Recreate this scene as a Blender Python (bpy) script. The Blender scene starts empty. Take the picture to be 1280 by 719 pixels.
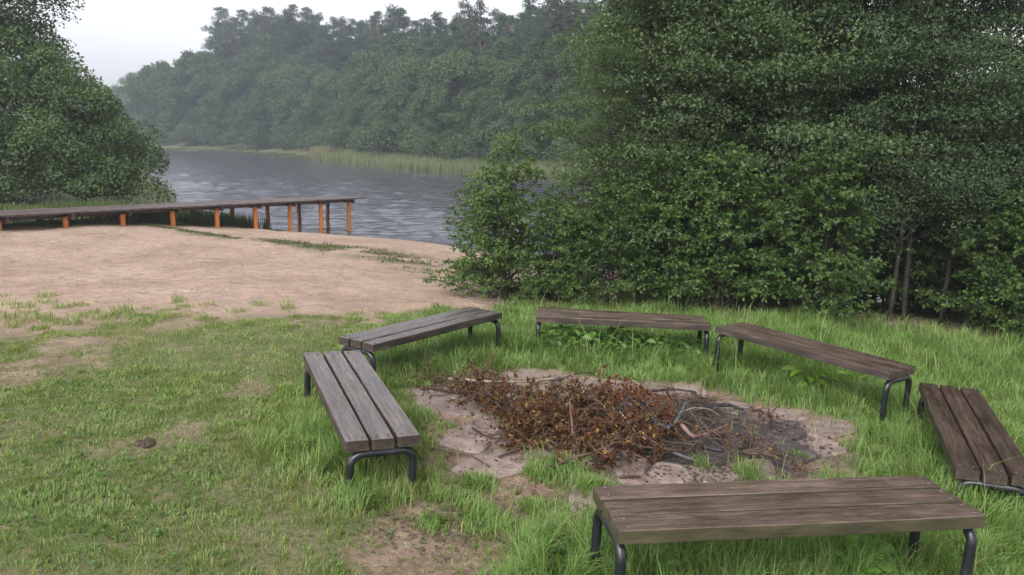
import bpy, math, random
import numpy as np
from mathutils import Matrix, Vector
R = math.radians
scene = bpy.context.scene
COL = scene.collection

# ------------------------------------------------------------------ camera
F_PX, PITCH, ROLL, CAM_Z = 980.0, R(10.55), R(1.38), 2.18
cam_data = bpy.data.cameras.new('camera')
cam_data.sensor_width = 36.0
cam_data.lens = 36.0 * F_PX / 1280.0
cam_data.clip_start = 0.05
cam_data.clip_end = 3000.0
camera = bpy.data.objects.new('camera', cam_data)
COL.objects.link(camera)
camera.matrix_world = (Matrix.Translation((0, 0, CAM_Z)) @ Matrix.Rotation(math.pi / 2 - PITCH, 4, 'X')
                       @ Matrix.Rotation(ROLL, 4, 'Z'))
scene.camera = camera

# ------------------------------------------------------------------ sky, sun, exposure
SUN_EL, SUN_AZ = R(44), R(208)        # azimuth clockwise from +Y: high, behind the viewer's left shoulder
world = bpy.data.worlds.new('World')
scene.world = world
world.use_nodes = True
wn, wl = world.node_tree.nodes, world.node_tree.links
wn.clear()
sky = wn.new('ShaderNodeTexSky')
sky.sky_type = 'NISHITA'
sky.sun_disc = False
sky.sun_elevation = SUN_EL
sky.sun_rotation = SUN_AZ
sky.air_density = 1.0
sky.dust_density = 3.0
sky.ozone_density = 1.0
hs = wn.new('ShaderNodeHueSaturation')
hs.inputs['Saturation'].default_value = 0.12
bgn = wn.new('ShaderNodeBackground')
bgn.inputs['Strength'].default_value = 0.15
wo = wn.new('ShaderNodeOutputWorld')
wl.new(sky.outputs[0], hs.inputs['Color'])
tint = wn.new('ShaderNodeMix'); tint.data_type = 'RGBA'; tint.blend_type = 'MULTIPLY'; tint.inputs[0].default_value = 1.0
tint.inputs[7].default_value = (1.0, 0.985, 1.025, 1)
wl.new(hs.outputs[0], tint.inputs[6])
wl.new(tint.outputs[2], bgn.inputs['Color'])
wl.new(bgn.outputs[0], wo.inputs['Surface'])

sun_data = bpy.data.lights.new('sun', 'SUN')
sun_data.energy = 1.5
sun_data.angle = R(50)
sun_data.color = (1.0, 0.975, 0.94)
sun = bpy.data.objects.new('sun', sun_data)
COL.objects.link(sun)
sd = Vector((math.sin(SUN_AZ) * math.cos(SUN_EL), math.cos(SUN_AZ) * math.cos(SUN_EL), math.sin(SUN_EL)))
sun.rotation_euler = sd.to_track_quat('Z', 'Y').to_euler()
sun.location = (-10, -20, 25)

scene.view_settings.view_transform = 'Standard'
scene.view_settings.look = 'None'
scene.view_settings.exposure = 0.95
scene.view_settings.gamma = 1.0
scene.view_settings.use_curve_mapping = False
scene.render.engine = 'CYCLES'
scene.cycles.use_denoising = True
scene.cycles.max_bounces = 8
scene.cycles.diffuse_bounces = 5
scene.cycles.glossy_bounces = 2
scene.cycles.transmission_bounces = 3
scene.cycles.volume_bounces = 3
scene.cycles.transparent_max_bounces = 4
scene.cycles.caustics_reflective = False
scene.cycles.caustics_refractive = False

# ------------------------------------------------------------------ helpers
def ray(px, py):
    x = px - 640.0; y = py - 359.5
    c, s = math.cos(-ROLL), math.sin(-ROLL)
    xr = x * c - y * s; yr = x * s + y * c
    dx, dy = xr / F_PX, -yr / F_PX
    return np.array([dx, math.cos(PITCH) + dy * math.sin(PITCH), -math.sin(PITCH) + dy * math.cos(PITCH)])

def at_z(px, py, z=0.0):
    d = ray(px, py)
    t = (z - CAM_Z) / d[2]
    return np.array([d[0] * t, d[1] * t, z])

def at_y(px, py, Y):
    d = ray(px, py)
    t = Y / d[1]
    return np.array([d[0] * t, Y, CAM_Z + d[2] * t])

def _hash(ix, iy, seed):
    n = (ix.astype(np.int64) * 374761393 + iy.astype(np.int64) * 668265263 + seed * 1442695041) & 0x7fffffff
    n = ((n ^ (n >> 13)) * 1274126177) & 0x7fffffff
    n = ((n ^ (n >> 16)) * 60493 + 19990303) & 0x7fffffff
    return (n & 0xffff) / 65535.0

def vnoise(x, y, seed=0):
    x = np.asarray(x, float); y = np.asarray(y, float)
    ix, iy = np.floor(x), np.floor(y)
    fx, fy = x - ix, y - iy
    fx = fx * fx * (3 - 2 * fx); fy = fy * fy * (3 - 2 * fy)
    a = _hash(ix, iy, seed); b = _hash(ix + 1, iy, seed)
    c = _hash(ix, iy + 1, seed); d = _hash(ix + 1, iy + 1, seed)
    return (a * (1 - fx) + b * fx) * (1 - fy) + (c * (1 - fx) + d * fx) * fy

def fbm(x, y, seed=0, oct=4):
    v = 0; a = 0.5; t = 0
    x = np.asarray(x, float); y = np.asarray(y, float)
    for i in range(oct):
        v = v + a * vnoise(x, y, seed + i * 17); t += a
        x = x * 2.03 + 5.1; y = y * 2.03 + 1.7; a *= 0.5
    return v / t

def sstep(a, b, x):
    t = np.clip((np.asarray(x, float) - a) / (b - a), 0, 1)
    return t * t * (3 - 2 * t)

def tag(o, label=None, cat=None, group=None, kind=None):
    if label: o['label'] = label
    if cat: o['category'] = cat
    if group: o['group'] = group
    if kind: o['kind'] = kind
    return o

def empty(name, loc=(0, 0, 0), rz=0.0):
    o = bpy.data.objects.new(name, None)
    COL.objects.link(o)
    o.location = loc
    o.rotation_euler = (0, 0, rz)
    o.empty_display_size = 0.1
    return o

def np_mesh(name, V, faces, mat=None, smooth=False, attrs=None):
    """faces: list of (M,k) int arrays"""
    me = bpy.data.meshes.new(name)
    V = np.asarray(V, np.float32).reshape(-1, 3)
    faces = [np.asarray(f, np.int32) for f in faces if len(f)]
    loops = np.concatenate([f.ravel() for f in faces])
    tot = np.concatenate([np.full(len(f), f.shape[1], np.int32) for f in faces])
    start = np.concatenate([[0], np.cumsum(tot)[:-1]]).astype(np.int32)
    me.vertices.add(len(V)); me.vertices.foreach_set('co', V.ravel())
    me.loops.add(len(loops)); me.loops.foreach_set('vertex_index', loops)
    me.polygons.add(len(tot)); me.polygons.foreach_set('loop_start', start)
    me.polygons.foreach_set('loop_total', tot)
    me.polygons.foreach_set('use_smooth', np.full(len(tot), bool(smooth)))
    me.update(calc_edges=True)
    me.validate()
    for k, arr in (attrs or {}).items():
        arr = np.asarray(arr, np.float32)
        if arr.ndim == 1:
            a = me.attributes.new(k, 'FLOAT', 'POINT'); a.data.foreach_set('value', arr)
        else:
            a = me.attributes.new(k, 'FLOAT_COLOR', 'POINT'); a.data.foreach_set('color', arr.ravel())
    if mat: me.materials.append(mat)
    return me

def link(name, me, parent=None, loc=None):
    o = bpy.data.objects.new(name, me)
    COL.objects.link(o)
    if parent: o.parent = parent
    if loc is not None: o.location = loc
    return o

def copy_tree(o, parent=None):
    kids = [c for c in ALLKIDS.get(o.name, [])]
    c = o.copy(); COL.objects.link(c); c.parent = parent
    for k in kids:
        kc = k.copy(); COL.objects.link(kc); kc.parent = c
        kc.matrix_parent_inverse = k.matrix_parent_inverse.copy()
    return c
ALLKIDS = {}
def child(name, me, root, loc=None):
    o = link(name, me, root, loc)
    ALLKIDS.setdefault(root.name, []).append(o)
    return o

class Acc:
    def __init__(s):
        s.V = []; s.F = {}; s.n = 0
    def add(s, V, faces):
        V = np.asarray(V, float).reshape(-1, 3)
        for f in faces:
            f = np.asarray(f, int)
            s.F.setdefault(f.shape[1], []).append(f + s.n)
        s.V.append(V); s.n += len(V)
    def tube(s, P, rad, sides=6, cap=True):
        P = np.asarray(P, float); n = len(P)
        rad = np.broadcast_to(np.asarray(rad, float), (n,))
        T = np.gradient(P, axis=0)
        T /= np.linalg.norm(T, axis=1)[:, None] + 1e-12
        up = np.array([0, 0, 1.0]) if abs(T[0][2]) < 0.9 else np.array([1.0, 0, 0])
        A = np.zeros_like(P); a = np.cross(T[0], up); a /= np.linalg.norm(a)
        for i in range(n):
            a = a - T[i] * (a @ T[i]); a /= np.linalg.norm(a) + 1e-12; A[i] = a
        Bv = np.cross(T, A)
        th = np.linspace(0, 2 * np.pi, sides, endpoint=False)
        V = (P[:, None] + rad[:, None, None] * (np.cos(th)[None, :, None] * A[:, None] + np.sin(th)[None, :, None] * Bv[:, None]))
        i = np.arange(n - 1)[:, None] * sides; j = np.arange(sides)[None]; j2 = (j + 1) % sides
        q = np.stack([i + j, i + j2, i + sides + j2, i + sides + j], -1).reshape(-1, 4)
        fs = [q]
        if cap:
            fs.append(np.array([list(range(sides))[::-1]])); fs.append(np.array([[(n - 1) * sides + k for k in range(sides)]]))
        s.add(V.reshape(-1, 3), fs)
    def box(s, lo, hi):
        x0, y0, z0 = lo; x1, y1, z1 = hi
        V = [(x0, y0, z0), (x1, y0, z0), (x1, y1, z0), (x0, y1, z0), (x0, y0, z1), (x1, y0, z1), (x1, y1, z1), (x0, y1, z1)]
        s.add(V, [np.array([(3, 2, 1, 0), (4, 5, 6, 7), (0, 1, 5, 4), (1, 2, 6, 5), (2, 3, 7, 6), (3, 0, 4, 7)])])
    def mesh(s, name, mat, smooth=False, attrs=None):
        return np_mesh(name, np.concatenate(s.V), [np.concatenate(v) for v in s.F.values()], mat, smooth, attrs)

# ------------------------------------------------------------------ materials
def new_mat(name):
    m = bpy.data.materials.new(name); m.use_nodes = True
    nt = m.node_tree; nt.nodes.clear()
    out = nt.nodes.new('ShaderNodeOutputMaterial')
    return m, nt, nt.nodes, nt.links, out

def N(nt, typ, **kw):
    n = nt.nodes.new(typ)
    for k, v in kw.items():
        if k in n.inputs.keys(): n.inputs[k].default_value = v
        else: setattr(n, k, v)
    return n

def ramp(nt, stops, fac=None):
    r = nt.nodes.new('ShaderNodeValToRGB')
    e = r.color_ramp.elements
    while len(e) > 1: e.remove(e[-1])
    e[0].position = stops[0][0]; e[0].color = tuple(stops[0][1]) + (1,)
    for p, c in stops[1:]:
        x = e.new(p); x.color = tuple(c) + (1,)
    if fac is not None: nt.links.new(fac, r.inputs[0])
    return r

def noise_tex(nt, vec, scale, detail=4, rough=0.55, dist=0.0):
    n = N(nt, 'ShaderNodeTexNoise', Scale=scale, Detail=detail, Roughness=rough, Distortion=dist)
    if vec is not None: nt.links.new(vec, n.inputs['Vector'])
    return n

def mixc(nt, fac, a, b, mode='MIX'):
    m = nt.nodes.new('ShaderNodeMix'); m.data_type = 'RGBA'; m.blend_type = mode
    for sock, v in ((m.inputs[0], fac), (m.inputs[6], a), (m.inputs[7], b)):
        if hasattr(v, 'is_output') or hasattr(v, 'links'): nt.links.new(v, sock)
        elif isinstance(v, (int, float)): sock.default_value = v
        else: sock.default_value = tuple(v) + (1,)
    return m.outputs[2]

def math_n(nt, op, a, b=0.0, clamp=False):
    m = nt.nodes.new('ShaderNodeMath'); m.operation = op; m.use_clamp = clamp
    for i, v in enumerate((a, b)):
        if isinstance(v, (int, float)): m.inputs[i].default_value = v
        else: nt.links.new(v, m.inputs[i])
    return m.outputs[0]

def leaf_mat(name, dark, light, rough=0.42, transl=0.35, scale=0.9, trans_tint=1.25, spec=0.5, rnd=0.5, autumn=None):
    """dark/light: two leaf colours mixed by clump noise and per leaf"""
    m, nt, nd, lk, out = new_mat(name)
    geo = N(nt, 'ShaderNodeNewGeometry')
    tc = N(nt, 'ShaderNodeTexCoord')
    oi = N(nt, 'ShaderNodeObjectInfo')
    n1 = noise_tex(nt, tc.outputs['Object'], scale, 2, 0.5)
    f = math_n(nt, 'ADD', math_n(nt, 'MULTIPLY', geo.outputs['Random Per Island'], rnd),
               math_n(nt, 'MULTIPLY', n1.outputs[0], 1.0 - rnd * 0.5))
    f = math_n(nt, 'SUBTRACT', f, 0.22, True)
    c = mixc(nt, f, dark, light)
    v = math_n(nt, 'MULTIPLY_ADD', oi.outputs['Random'], 0.35)
    nd_ = v.node; nd_.inputs[2].default_value = 0.82
    c = mixc(nt, 1.0, c, v, 'MULTIPLY')
    if autumn:
        sel = math_n(nt, 'GREATER_THAN', geo.outputs['Random Per Island'], 1.0 - autumn[0])
        c = mixc(nt, sel, c, autumn[1])
    p = N(nt, 'ShaderNodeBsdfPrincipled', Roughness=rough)
    p.inputs['Specular IOR Level'].default_value = spec
    lk.new(c, p.inputs['Base Color'])
    t = N(nt, 'ShaderNodeBsdfTranslucent')
    tcol = mixc(nt, 1.0, c, (trans_tint, trans_tint * 1.05, trans_tint * 0.5), 'MULTIPLY')
    lk.new(tcol, t.inputs['Color'])
    mx = N(nt, 'ShaderNodeMixShader'); mx.inputs[0].default_value = transl
    lk.new(p.outputs[0], mx.inputs[1]); lk.new(t.outputs[0], mx.inputs[2])
    lk.new(mx.outputs[0], out.inputs[0])
    return m

def simple_mat(name, stops, scale=8.0, rough=0.7, bump=0.3, bdist=0.01, stretch=(1, 1, 1), detail=6, coord='Object', spec=0.4, per_obj=0.0):
    m, nt, nd, lk, out = new_mat(name)
    tc = N(nt, 'ShaderNodeTexCoord')
    mp = N(nt, 'ShaderNodeMapping'); mp.inputs['Scale'].default_value = stretch
    lk.new(tc.outputs[coord], mp.inputs['Vector'])
    if per_obj:
        oi = N(nt, 'ShaderNodeObjectInfo')
        cx = N(nt, 'ShaderNodeCombineXYZ')
        lk.new(math_n(nt, 'MULTIPLY', oi.outputs['Random'], 37.0), cx.inputs[0])
        lk.new(math_n(nt, 'MULTIPLY', oi.outputs['Random'], 11.0), cx.inputs[1])
        lk.new(cx.outputs[0], mp.inputs['Location'])
    n = noise_tex(nt, mp.outputs[0], scale, detail, 0.6)
    r = ramp(nt, stops, n.outputs[0])
    c = r.outputs[0]
    if per_obj:
        v = math_n(nt, 'MULTIPLY_ADD', oi.outputs['Random'], per_obj); v.node.inputs[2].default_value = 1 - per_obj / 2
        c = mixc(nt, 1.0, c, v, 'MULTIPLY')
    p = N(nt, 'ShaderNodeBsdfPrincipled', Roughness=rough)
    p.inputs['Specular IOR Level'].default_value = spec
    lk.new(c, p.inputs['Base Color'])
    if bump:
        n2 = noise_tex(nt, mp.outputs[0], scale * 4, 4, 0.6)
        b = N(nt, 'ShaderNodeBump', Strength=bump, Distance=bdist)
        lk.new(n2.outputs[0], b.inputs['Height']); lk.new(b.outputs[0], p.inputs['Normal'])
    lk.new(p.outputs[0], out.inputs[0])
    return m

M_BARK = simple_mat('bark', [(0.3, (0.022, 0.018, 0.014)), (0.6, (0.05, 0.042, 0.034)), (0.8, (0.09, 0.08, 0.065))], 9, 0.85, 0.6, 0.02, (1, 1, 0.35))
M_PINEBARK = simple_mat('pine_bark', [(0.3, (0.05, 0.036, 0.028)), (0.7, (0.14, 0.085, 0.055))], 4, 0.9, 0.4, 0.03, (1, 1, 0.3))
M_THICKET = leaf_mat('thicket_leaves', (0.040, 0.076, 0.028), (0.150, 0.215, 0.076), 0.46, 0.38, 0.9, spec=0.4, rnd=0.35)
M_THICKET3 = leaf_mat('thicket_leaves_cool', (0.032, 0.064, 0.027), (0.125, 0.185, 0.072), 0.46, 0.36, 0.9, spec=0.4, rnd=0.35)
M_THICKET2 = leaf_mat('thicket_leaves_bright', (0.036, 0.076, 0.020), (0.140, 0.230, 0.048), 0.46, 0.38, 0.9, spec=0.4, rnd=0.35)
M_SAPLING = leaf_mat('sapling_leaves', (0.045, 0.090, 0.024), (0.150, 0.235, 0.058), 0.46, 0.38, 1.6, spec=0.4, rnd=0.4)
M_WILLOW = leaf_mat('willow_leaves', (0.046, 0.078, 0.040), (0.140, 0.190, 0.092), 0.5, 0.3, 0.6, spec=0.35, rnd=0.35)
M_MAPLE = leaf_mat('maple_leaves', (0.040, 0.074, 0.028), (0.150, 0.220, 0.074), 0.5, 0.32, 0.6, spec=0.35, rnd=0.35)
M_FARLEAF = leaf_mat('far_broad_leaves', (0.026, 0.056, 0.020), (0.100, 0.155, 0.046), 0.6, 0.25, 0.35)
M_PINE = leaf_mat('pine_needles', (0.022, 0.046, 0.026), (0.070, 0.110, 0.052), 0.6, 0.2, 0.3)

def grass_mat(name, g1, g2, straw):
    m, nt, nd, lk, out = new_mat(name)
    geo = N(nt, 'ShaderNodeNewGeometry')
    at = N(nt, 'ShaderNodeAttribute'); at.attribute_name = 'dry'
    c = mixc(nt, geo.outputs['Random Per Island'], g1, g2)
    c = mixc(nt, at.outputs['Fac'], c, straw)
    p = N(nt, 'ShaderNodeBsdfPrincipled', Roughness=0.5)
    p.inputs['Specular IOR Level'].default_value = 0.35
    lk.new(c, p.inputs['Base Color'])
    t = N(nt, 'ShaderNodeBsdfTranslucent')
    lk.new(mixc(nt, 1.0, c, (1.3, 1.3, 0.7), 'MULTIPLY'), t.inputs['Color'])
    mx = N(nt, 'ShaderNodeMixShader'); mx.inputs[0].default_value = 0.35
    lk.new(p.outputs[0], mx.inputs[1]); lk.new(t.outputs[0], mx.inputs[2])
    lk.new(mx.outputs[0], out.inputs[0])
    return m
M_GRASS = grass_mat('grass', (0.082, 0.175, 0.034), (0.188, 0.305, 0.074), (0.38, 0.33, 0.155))
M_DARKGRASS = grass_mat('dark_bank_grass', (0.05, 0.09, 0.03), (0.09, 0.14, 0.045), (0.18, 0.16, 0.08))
M_REED = grass_mat('reed', (0.11, 0.165, 0.065), (0.17, 0.22, 0.10), (0.24, 0.20, 0.12))
M_WEED = leaf_mat('weed_leaves', (0.05, 0.12, 0.02), (0.14, 0.25, 0.05), 0.45, 0.35, 4)
M_FERN = leaf_mat('fern_leaves', (0.09, 0.19, 0.03), (0.19, 0.33, 0.07), 0.5, 0.4, 4)
M_LIMELEAF = leaf_mat('lime_weed_leaves', (0.16, 0.30, 0.03), (0.26, 0.42, 0.06), 0.45, 0.4, 4)
M_DEADLEAF = leaf_mat('dead_leaves', (0.030, 0.014, 0.008), (0.17, 0.078, 0.022), 0.6, 0.2, 3.0, 1.0, 0.3, 0.75, (0.10, (0.24, 0.155, 0.045)))
M_DEADLEAF2 = leaf_mat('dead_leaves_rust', (0.045, 0.017, 0.009), (0.22, 0.078, 0.026), 0.6, 0.2, 3.0, 1.0, 0.3, 0.75, (0.08, (0.22, 0.17, 0.05)))
M_TWIG = simple_mat('dead_twigs', [(0.3, (0.03, 0.019, 0.014)), (0.7, (0.11, 0.07, 0.052))], 9, 0.75, 0.3, 0.004)
M_PALESTICK = simple_mat('bare_stick', [(0.3, (0.17, 0.12, 0.085)), (0.7, (0.36, 0.28, 0.2))], 9, 0.65, 0.3, 0.004)
M_REDSTICK = simple_mat('peeled_stick', [(0.3, (0.09, 0.045, 0.034)), (0.7, (0.24, 0.15, 0.12))], 9, 0.5, 0.3, 0.004)
M_CHAR = simple_mat('charred_wood', [(0.35, (0.010, 0.010, 0.011)), (0.7, (0.05, 0.048, 0.048))], 14, 0.62, 0.6, 0.006)
M_ASHWOOD = simple_mat('half_burnt_wood', [(0.3, (0.02, 0.02, 0.022)), (0.6, (0.10, 0.10, 0.105)), (0.8, (0.22, 0.215, 0.21))], 12, 0.7, 0.6, 0.006)
M_METAL = simple_mat('black_steel_paint', [(0.3, (0.008, 0.009, 0.011)), (0.6, (0.018, 0.02, 0.023)), (0.8, (0.045, 0.04, 0.036))], 12, 0.28, 0.08, 0.002, spec=0.5)
M_BOLT = simple_mat('bolt_steel', [(0.3, (0.05, 0.045, 0.04)), (0.7, (0.15, 0.14, 0.125))], 40, 0.45, 0.1, 0.001)
M_ORANGE = simple_mat('orange_post_paint', [(0.25, (0.36, 0.09, 0.02)), (0.45, (0.62, 0.19, 0.035)), (0.8, (0.68, 0.23, 0.05))], 5, 0.5, 0.15, 0.005, (1, 1, 0.4), per_obj=0.25)
M_BROWNPOST = simple_mat('darker_brown_post', [(0.25, (0.10, 0.035, 0.018)), (0.5, (0.24, 0.08, 0.03)), (0.8, (0.36, 0.12, 0.04))], 5, 0.55, 0.15, 0.005, (1, 1, 0.4), per_obj=0.3)  # darker brown tone for the back row of posts
M_DECK = simple_mat('deck_boards', [(0.3, (0.055, 0.040, 0.036)), (0.7, (0.13, 0.098, 0.088))], 6, 0.55, 0.3, 0.006)
M_STONE = simple_mat('paving_stone', [(0.25, (0.085, 0.06, 0.05)), (0.5, (0.20, 0.15, 0.13)), (0.75, (0.30, 0.235, 0.21))], 7, 0.62, 0.5, 0.006, per_obj=0.35)
M_SOOTSTONE = simple_mat('sooty_stone', [(0.25, (0.02, 0.017, 0.016)), (0.5, (0.06, 0.05, 0.046)), (0.75, (0.14, 0.115, 0.105))], 7, 0.6, 0.5, 0.006, per_obj=0.35)
M_CHARBITS = simple_mat('charcoal', [(0.3, (0.012, 0.011, 0.012)), (0.55, (0.055, 0.042, 0.040)), (0.8, (0.15, 0.13, 0.12))], 9, 0.7, 0)
M_SOILCLOD = simple_mat('dark_clod', [(0.3, (0.02, 0.014, 0.01)), (0.7, (0.09, 0.06, 0.045))], 20, 0.9, 0.5, 0.01)

def wood_mat(name, dark, mid, light, rough, moss=0.0):
    m, nt, nd, lk, out = new_mat(name)
    tc = N(nt, 'ShaderNodeTexCoord'); oi = N(nt, 'ShaderNodeObjectInfo')
    off = N(nt, 'ShaderNodeCombineXYZ')
    lk.new(math_n(nt, 'MULTIPLY', oi.outputs['Random'], 53.0), off.inputs[0])
    lk.new(math_n(nt, 'MULTIPLY', oi.outputs['Random'], 17.0), off.inputs[2])
    mp = N(nt, 'ShaderNodeMapping'); mp.inputs['Scale'].default_value = (0.9, 16, 16)
    lk.new(tc.outputs['Object'], mp.inputs['Vector']); lk.new(off.outputs[0], mp.inputs['Location'])
    mp2 = N(nt, 'ShaderNodeMapping'); mp2.inputs['Scale'].default_value = (2.2, 5, 5)
    lk.new(tc.outputs['Object'], mp2.inputs['Vector']); lk.new(off.outputs[0], mp2.inputs['Location'])
    g = noise_tex(nt, mp.outputs[0], 2.2, 8, 0.68, 0.6)
    fine = noise_tex(nt, mp.outputs[0], 9.0, 5, 0.7, 0.2)
    bl = noise_tex(nt, mp2.outputs[0], 1.1, 4, 0.6)
    c = ramp(nt, [(0.28, dark), (0.5, mid), (0.74, light)], g.outputs[0]).outputs[0]
    fr = ramp(nt, [(0.38, (0.30, 0.29, 0.28)), (0.54, (1.1, 1.1, 1.1))], fine.outputs[0]).outputs[0]
    c = mixc(nt, 0.75, c, fr, 'MULTIPLY')
    br = ramp(nt, [(0.3, (0.55, 0.52, 0.5)), (0.6, (1.12, 1.1, 1.08))], bl.outputs[0]).outputs[0]
    c = mixc(nt, 0.85, c, br, 'MULTIPLY')
    v = math_n(nt, 'MULTIPLY_ADD', oi.outputs['Random'], 0.3); v.node.inputs[2].default_value = 0.85
    c = mixc(nt, 1.0, c, v, 'MULTIPLY')
    if moss:
        mn = noise_tex(nt, tc.outputs['Object'], 9, 5, 0.65)
        mf = math_n(nt, 'MULTIPLY', ramp(nt, [(0.5, (0, 0, 0)), (0.68, (1, 1, 1))], mn.outputs[0]).outputs[0], moss)
        c = mixc(nt, mf, c, (0.05, 0.06, 0.02))
    p = N(nt, 'ShaderNodeBsdfPrincipled')
    p.inputs['Specular IOR Level'].default_value = 0.55
    lk.new(c, p.inputs['Base Color'])
    rr = ramp(nt, [(0.3, (rough - 0.14,) * 3), (0.7, (rough + 0.14,) * 3)], bl.outputs[0])
    lk.new(rr.outputs[0], p.inputs['Roughness'])
    b = N(nt, 'ShaderNodeBump', Strength=0.55, Distance=0.004)
    hh = math_n(nt, 'ADD', g.outputs[0], math_n(nt, 'MULTIPLY', fine.outputs[0], 0.6))
    lk.new(hh, b.inputs['Height']); lk.new(b.outputs[0], p.inputs['Normal'])
    lk.new(p.outputs[0], out.inputs[0])
    return m
M_WOODGREY = wood_mat('weathered_grey_plank', (0.03, 0.024, 0.021), (0.10, 0.084, 0.075), (0.17, 0.147, 0.135), 0.30)
M_WOODMID = wood_mat('weathered_brown_plank', (0.03, 0.019, 0.014), (0.108, 0.076, 0.060), (0.185, 0.138, 0.112), 0.32, 0.4)
M_WOODDARK = wood_mat('weathered_dark_plank', (0.02, 0.013, 0.010), (0.064, 0.041, 0.032), (0.12, 0.082, 0.066), 0.34, 0.25)

M_SHADEEDGE = simple_mat('shade_dark_plank_edge', [(0.3, (0.018, 0.013, 0.010)), (0.5, (0.05, 0.036, 0.028)), (0.72, (0.10, 0.075, 0.06))], 7, 0.65, 0.6, 0.006, (0.35, 1.5, 1.5))  # shade on plank sides and ends, painted in as a darker brown
M_MOSSSHADE_EDGE = simple_mat('mossy_shaded_plank_edge', [(0.3, (0.022, 0.018, 0.010)), (0.5, (0.055, 0.048, 0.024)), (0.72, (0.11, 0.085, 0.05))], 7, 0.7, 0.6, 0.006, (0.35, 1.5, 1.5))  # moss of the front bench, with shade on its plank sides painted in

# ------------------------------------------------------------------ terrain shape
WATER_Z = -0.90
SHX = np.array([-400, -60, -25, -14, -11, -9, -6.2, -1.9, 3, 8, 20, 80, 400.])
SHY = np.array([700, 125, 52, 31, 27.6, 26.6, 25.3, 23.5, 20.5, 18.5, 17, 15, 12.])
FSX = np.array([-420, -160, -110, -84, -69, -42, -22, -10, -2, 30, 80, 420.])
FSY = np.array([330, 300, 255, 168, 154, 134, 98, 79, 69, 55, 48, 42.])

def shore_s(x, y):
    ys = np.interp(x, SHX, SHY)
    sl = (np.interp(x + 0.5, SHX, SHY) - np.interp(x - 0.5, SHX, SHY))
    wob = (fbm(x * 0.35, y * 0.35, 91, 3) - 0.5) * 1.1
    return (ys - y) / np.sqrt(1 + sl * sl) + wob * sstep(-30, -5, x)

def far_s(x, y):
    ys = np.interp(x, FSX, FSY)
    sl = (np.interp(x + 2, FSX, FSY) - np.interp(x - 2, FSX, FSY)) / 4
    return (y - ys) / np.sqrt(1 + sl * sl)

def lawn_z(x, y):
    xc = np.clip(x, -3.0, 7.0); yc = np.clip(y, 3.0, 10.0)
    z = 0.145 - 0.047 * xc - 0.020 * yc
    z = z + 0.10 * sstep(3.4, -3.0, y)
    z = z * sstep(-14, -5, x) + (1 - sstep(-14, -5, x)) * 0.0
    return z - 0.10 * sstep(9.5, 15, y) * sstep(1, -1, x) * sstep(-14, -9, x) + 0.24 * sstep(-7.0, -11.5, x) * sstep(8, 13, y)

def ground_z(x, y):
    x = np.asarray(x, float); y = np.asarray(y, float)
    s = shore_s(x, y)
    z = lawn_z(x, y) + (fbm(x * 1.1, y * 1.1, 3, 4) - 0.5) * 0.06
    t = np.clip(1 - s / 8.5, 0, 1)
    z = z - 0.95 * t ** 1.6
    z = z - np.clip(-s, 0, 12) * 0.2
    f = far_s(x, y)
    zf = WATER_Z - 0.15 + np.clip(f, -8, 4) * 0.18 + np.clip(f - 4, 0, 60) * 0.075 + (fbm(x * 0.1, y * 0.1, 7, 3) - 0.5) * 0.8 * sstep(2, 10, f)
    zf = zf + 2.6 * sstep(5, 22, f) * sstep(-12, -38, x) * sstep(-80, -66, x)
    zf = zf + 7.0 * sstep(4, 20, f) * sstep(-92, -115, x)
    z = np.where(f > -8, np.maximum(z, zf), z)
    return z

def gz(x, y): return float(ground_z(np.array([x]), np.array([y]))[0])

# fire pit ellipse
PIT = np.array([0.95, 5.95]); PRX, PRY = 1.72, 1.42
def pit_r(x, y):
    a = np.arctan2((y - PIT[1]) / PRY, (x - PIT[0]) / PRX)
    r = np.hypot((x - PIT[0]) / PRX, (y - PIT[1]) / PRY)
    return r / (1 + 0.10 * np.sin(3 * a + 1.0) + 0.06 * np.sin(7 * a))

# boundary lawn / sand (x -> y), read from the photograph on the ground plane
_ed = np.array([at_z(px, py, 0.04) for px, py in ((-120, 430), (0, 428), (60, 418), (130, 415), (230, 408), (350, 408), (430, 399), (520, 388), (600, 381), (650, 376), (760, 372))])
def sand_w(x, y):
    yb = np.interp(x, _ed[:, 0], _ed[:, 1], left=_ed[0, 1], right=30)
    yb = np.where(x > _ed[-1, 0], 40.0, yb)
    d = y - yb + (fbm(x * 1.2, y * 1.2, 41, 4) - 0.5) * 1.6
    soft = 1.0 + 1.9 * sstep(-1.5, -4.0, x)
    w = sstep(-soft * 0.6, soft * 0.5, d)
    thick = sstep(-0.2, 0.6, x - (y - 10.4) * -0.02) * 0
    w = w * (1 - sstep(1.0, 2.2, x - 0.0)) * (1 - thick)
    return w

DIRT = []
for px, py, r, w in ((540, 690, 0.42, 1), (640, 640, 0.34, 1), (600, 600, 0.26, 0.9), (480, 690, 0.25, 0.8), (315, 495, 0.22, 0.75), (60, 470, 0.50, 0.8), (130, 430, 0.5, 0.6),
                     (235, 555, 0.20, 0.6), (20, 560, 0.25, 0.5), (350, 690, 0.3, 0.35), (690, 640, 0.25, 0.6), (560, 500, 0.25, 0.7), (430, 470, 0.2, 0.4), (330, 620, 0.3, 0.3)):
    p = at_z(px, py, 0.05); DIRT.append((p[0], p[1], r, w))
def dirt_w(x, y):
    w = np.zeros_like(x)
    n = (fbm(x * 5, y * 5, 51, 4) - 0.5)
    for cx, cy, r, k in DIRT:
        d = np.hypot((x - cx), (y - cy) * 0.75) / r + n * 1.3
        w = np.maximum(w, k * sstep(1.15, 0.55, d))
    w = np.maximum(w, 0.45 * sstep(0.60, 0.75, fbm(x * 1.9, y * 1.9, 57, 4)) * sstep(1.0, -1.5, x))
    return w

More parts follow.
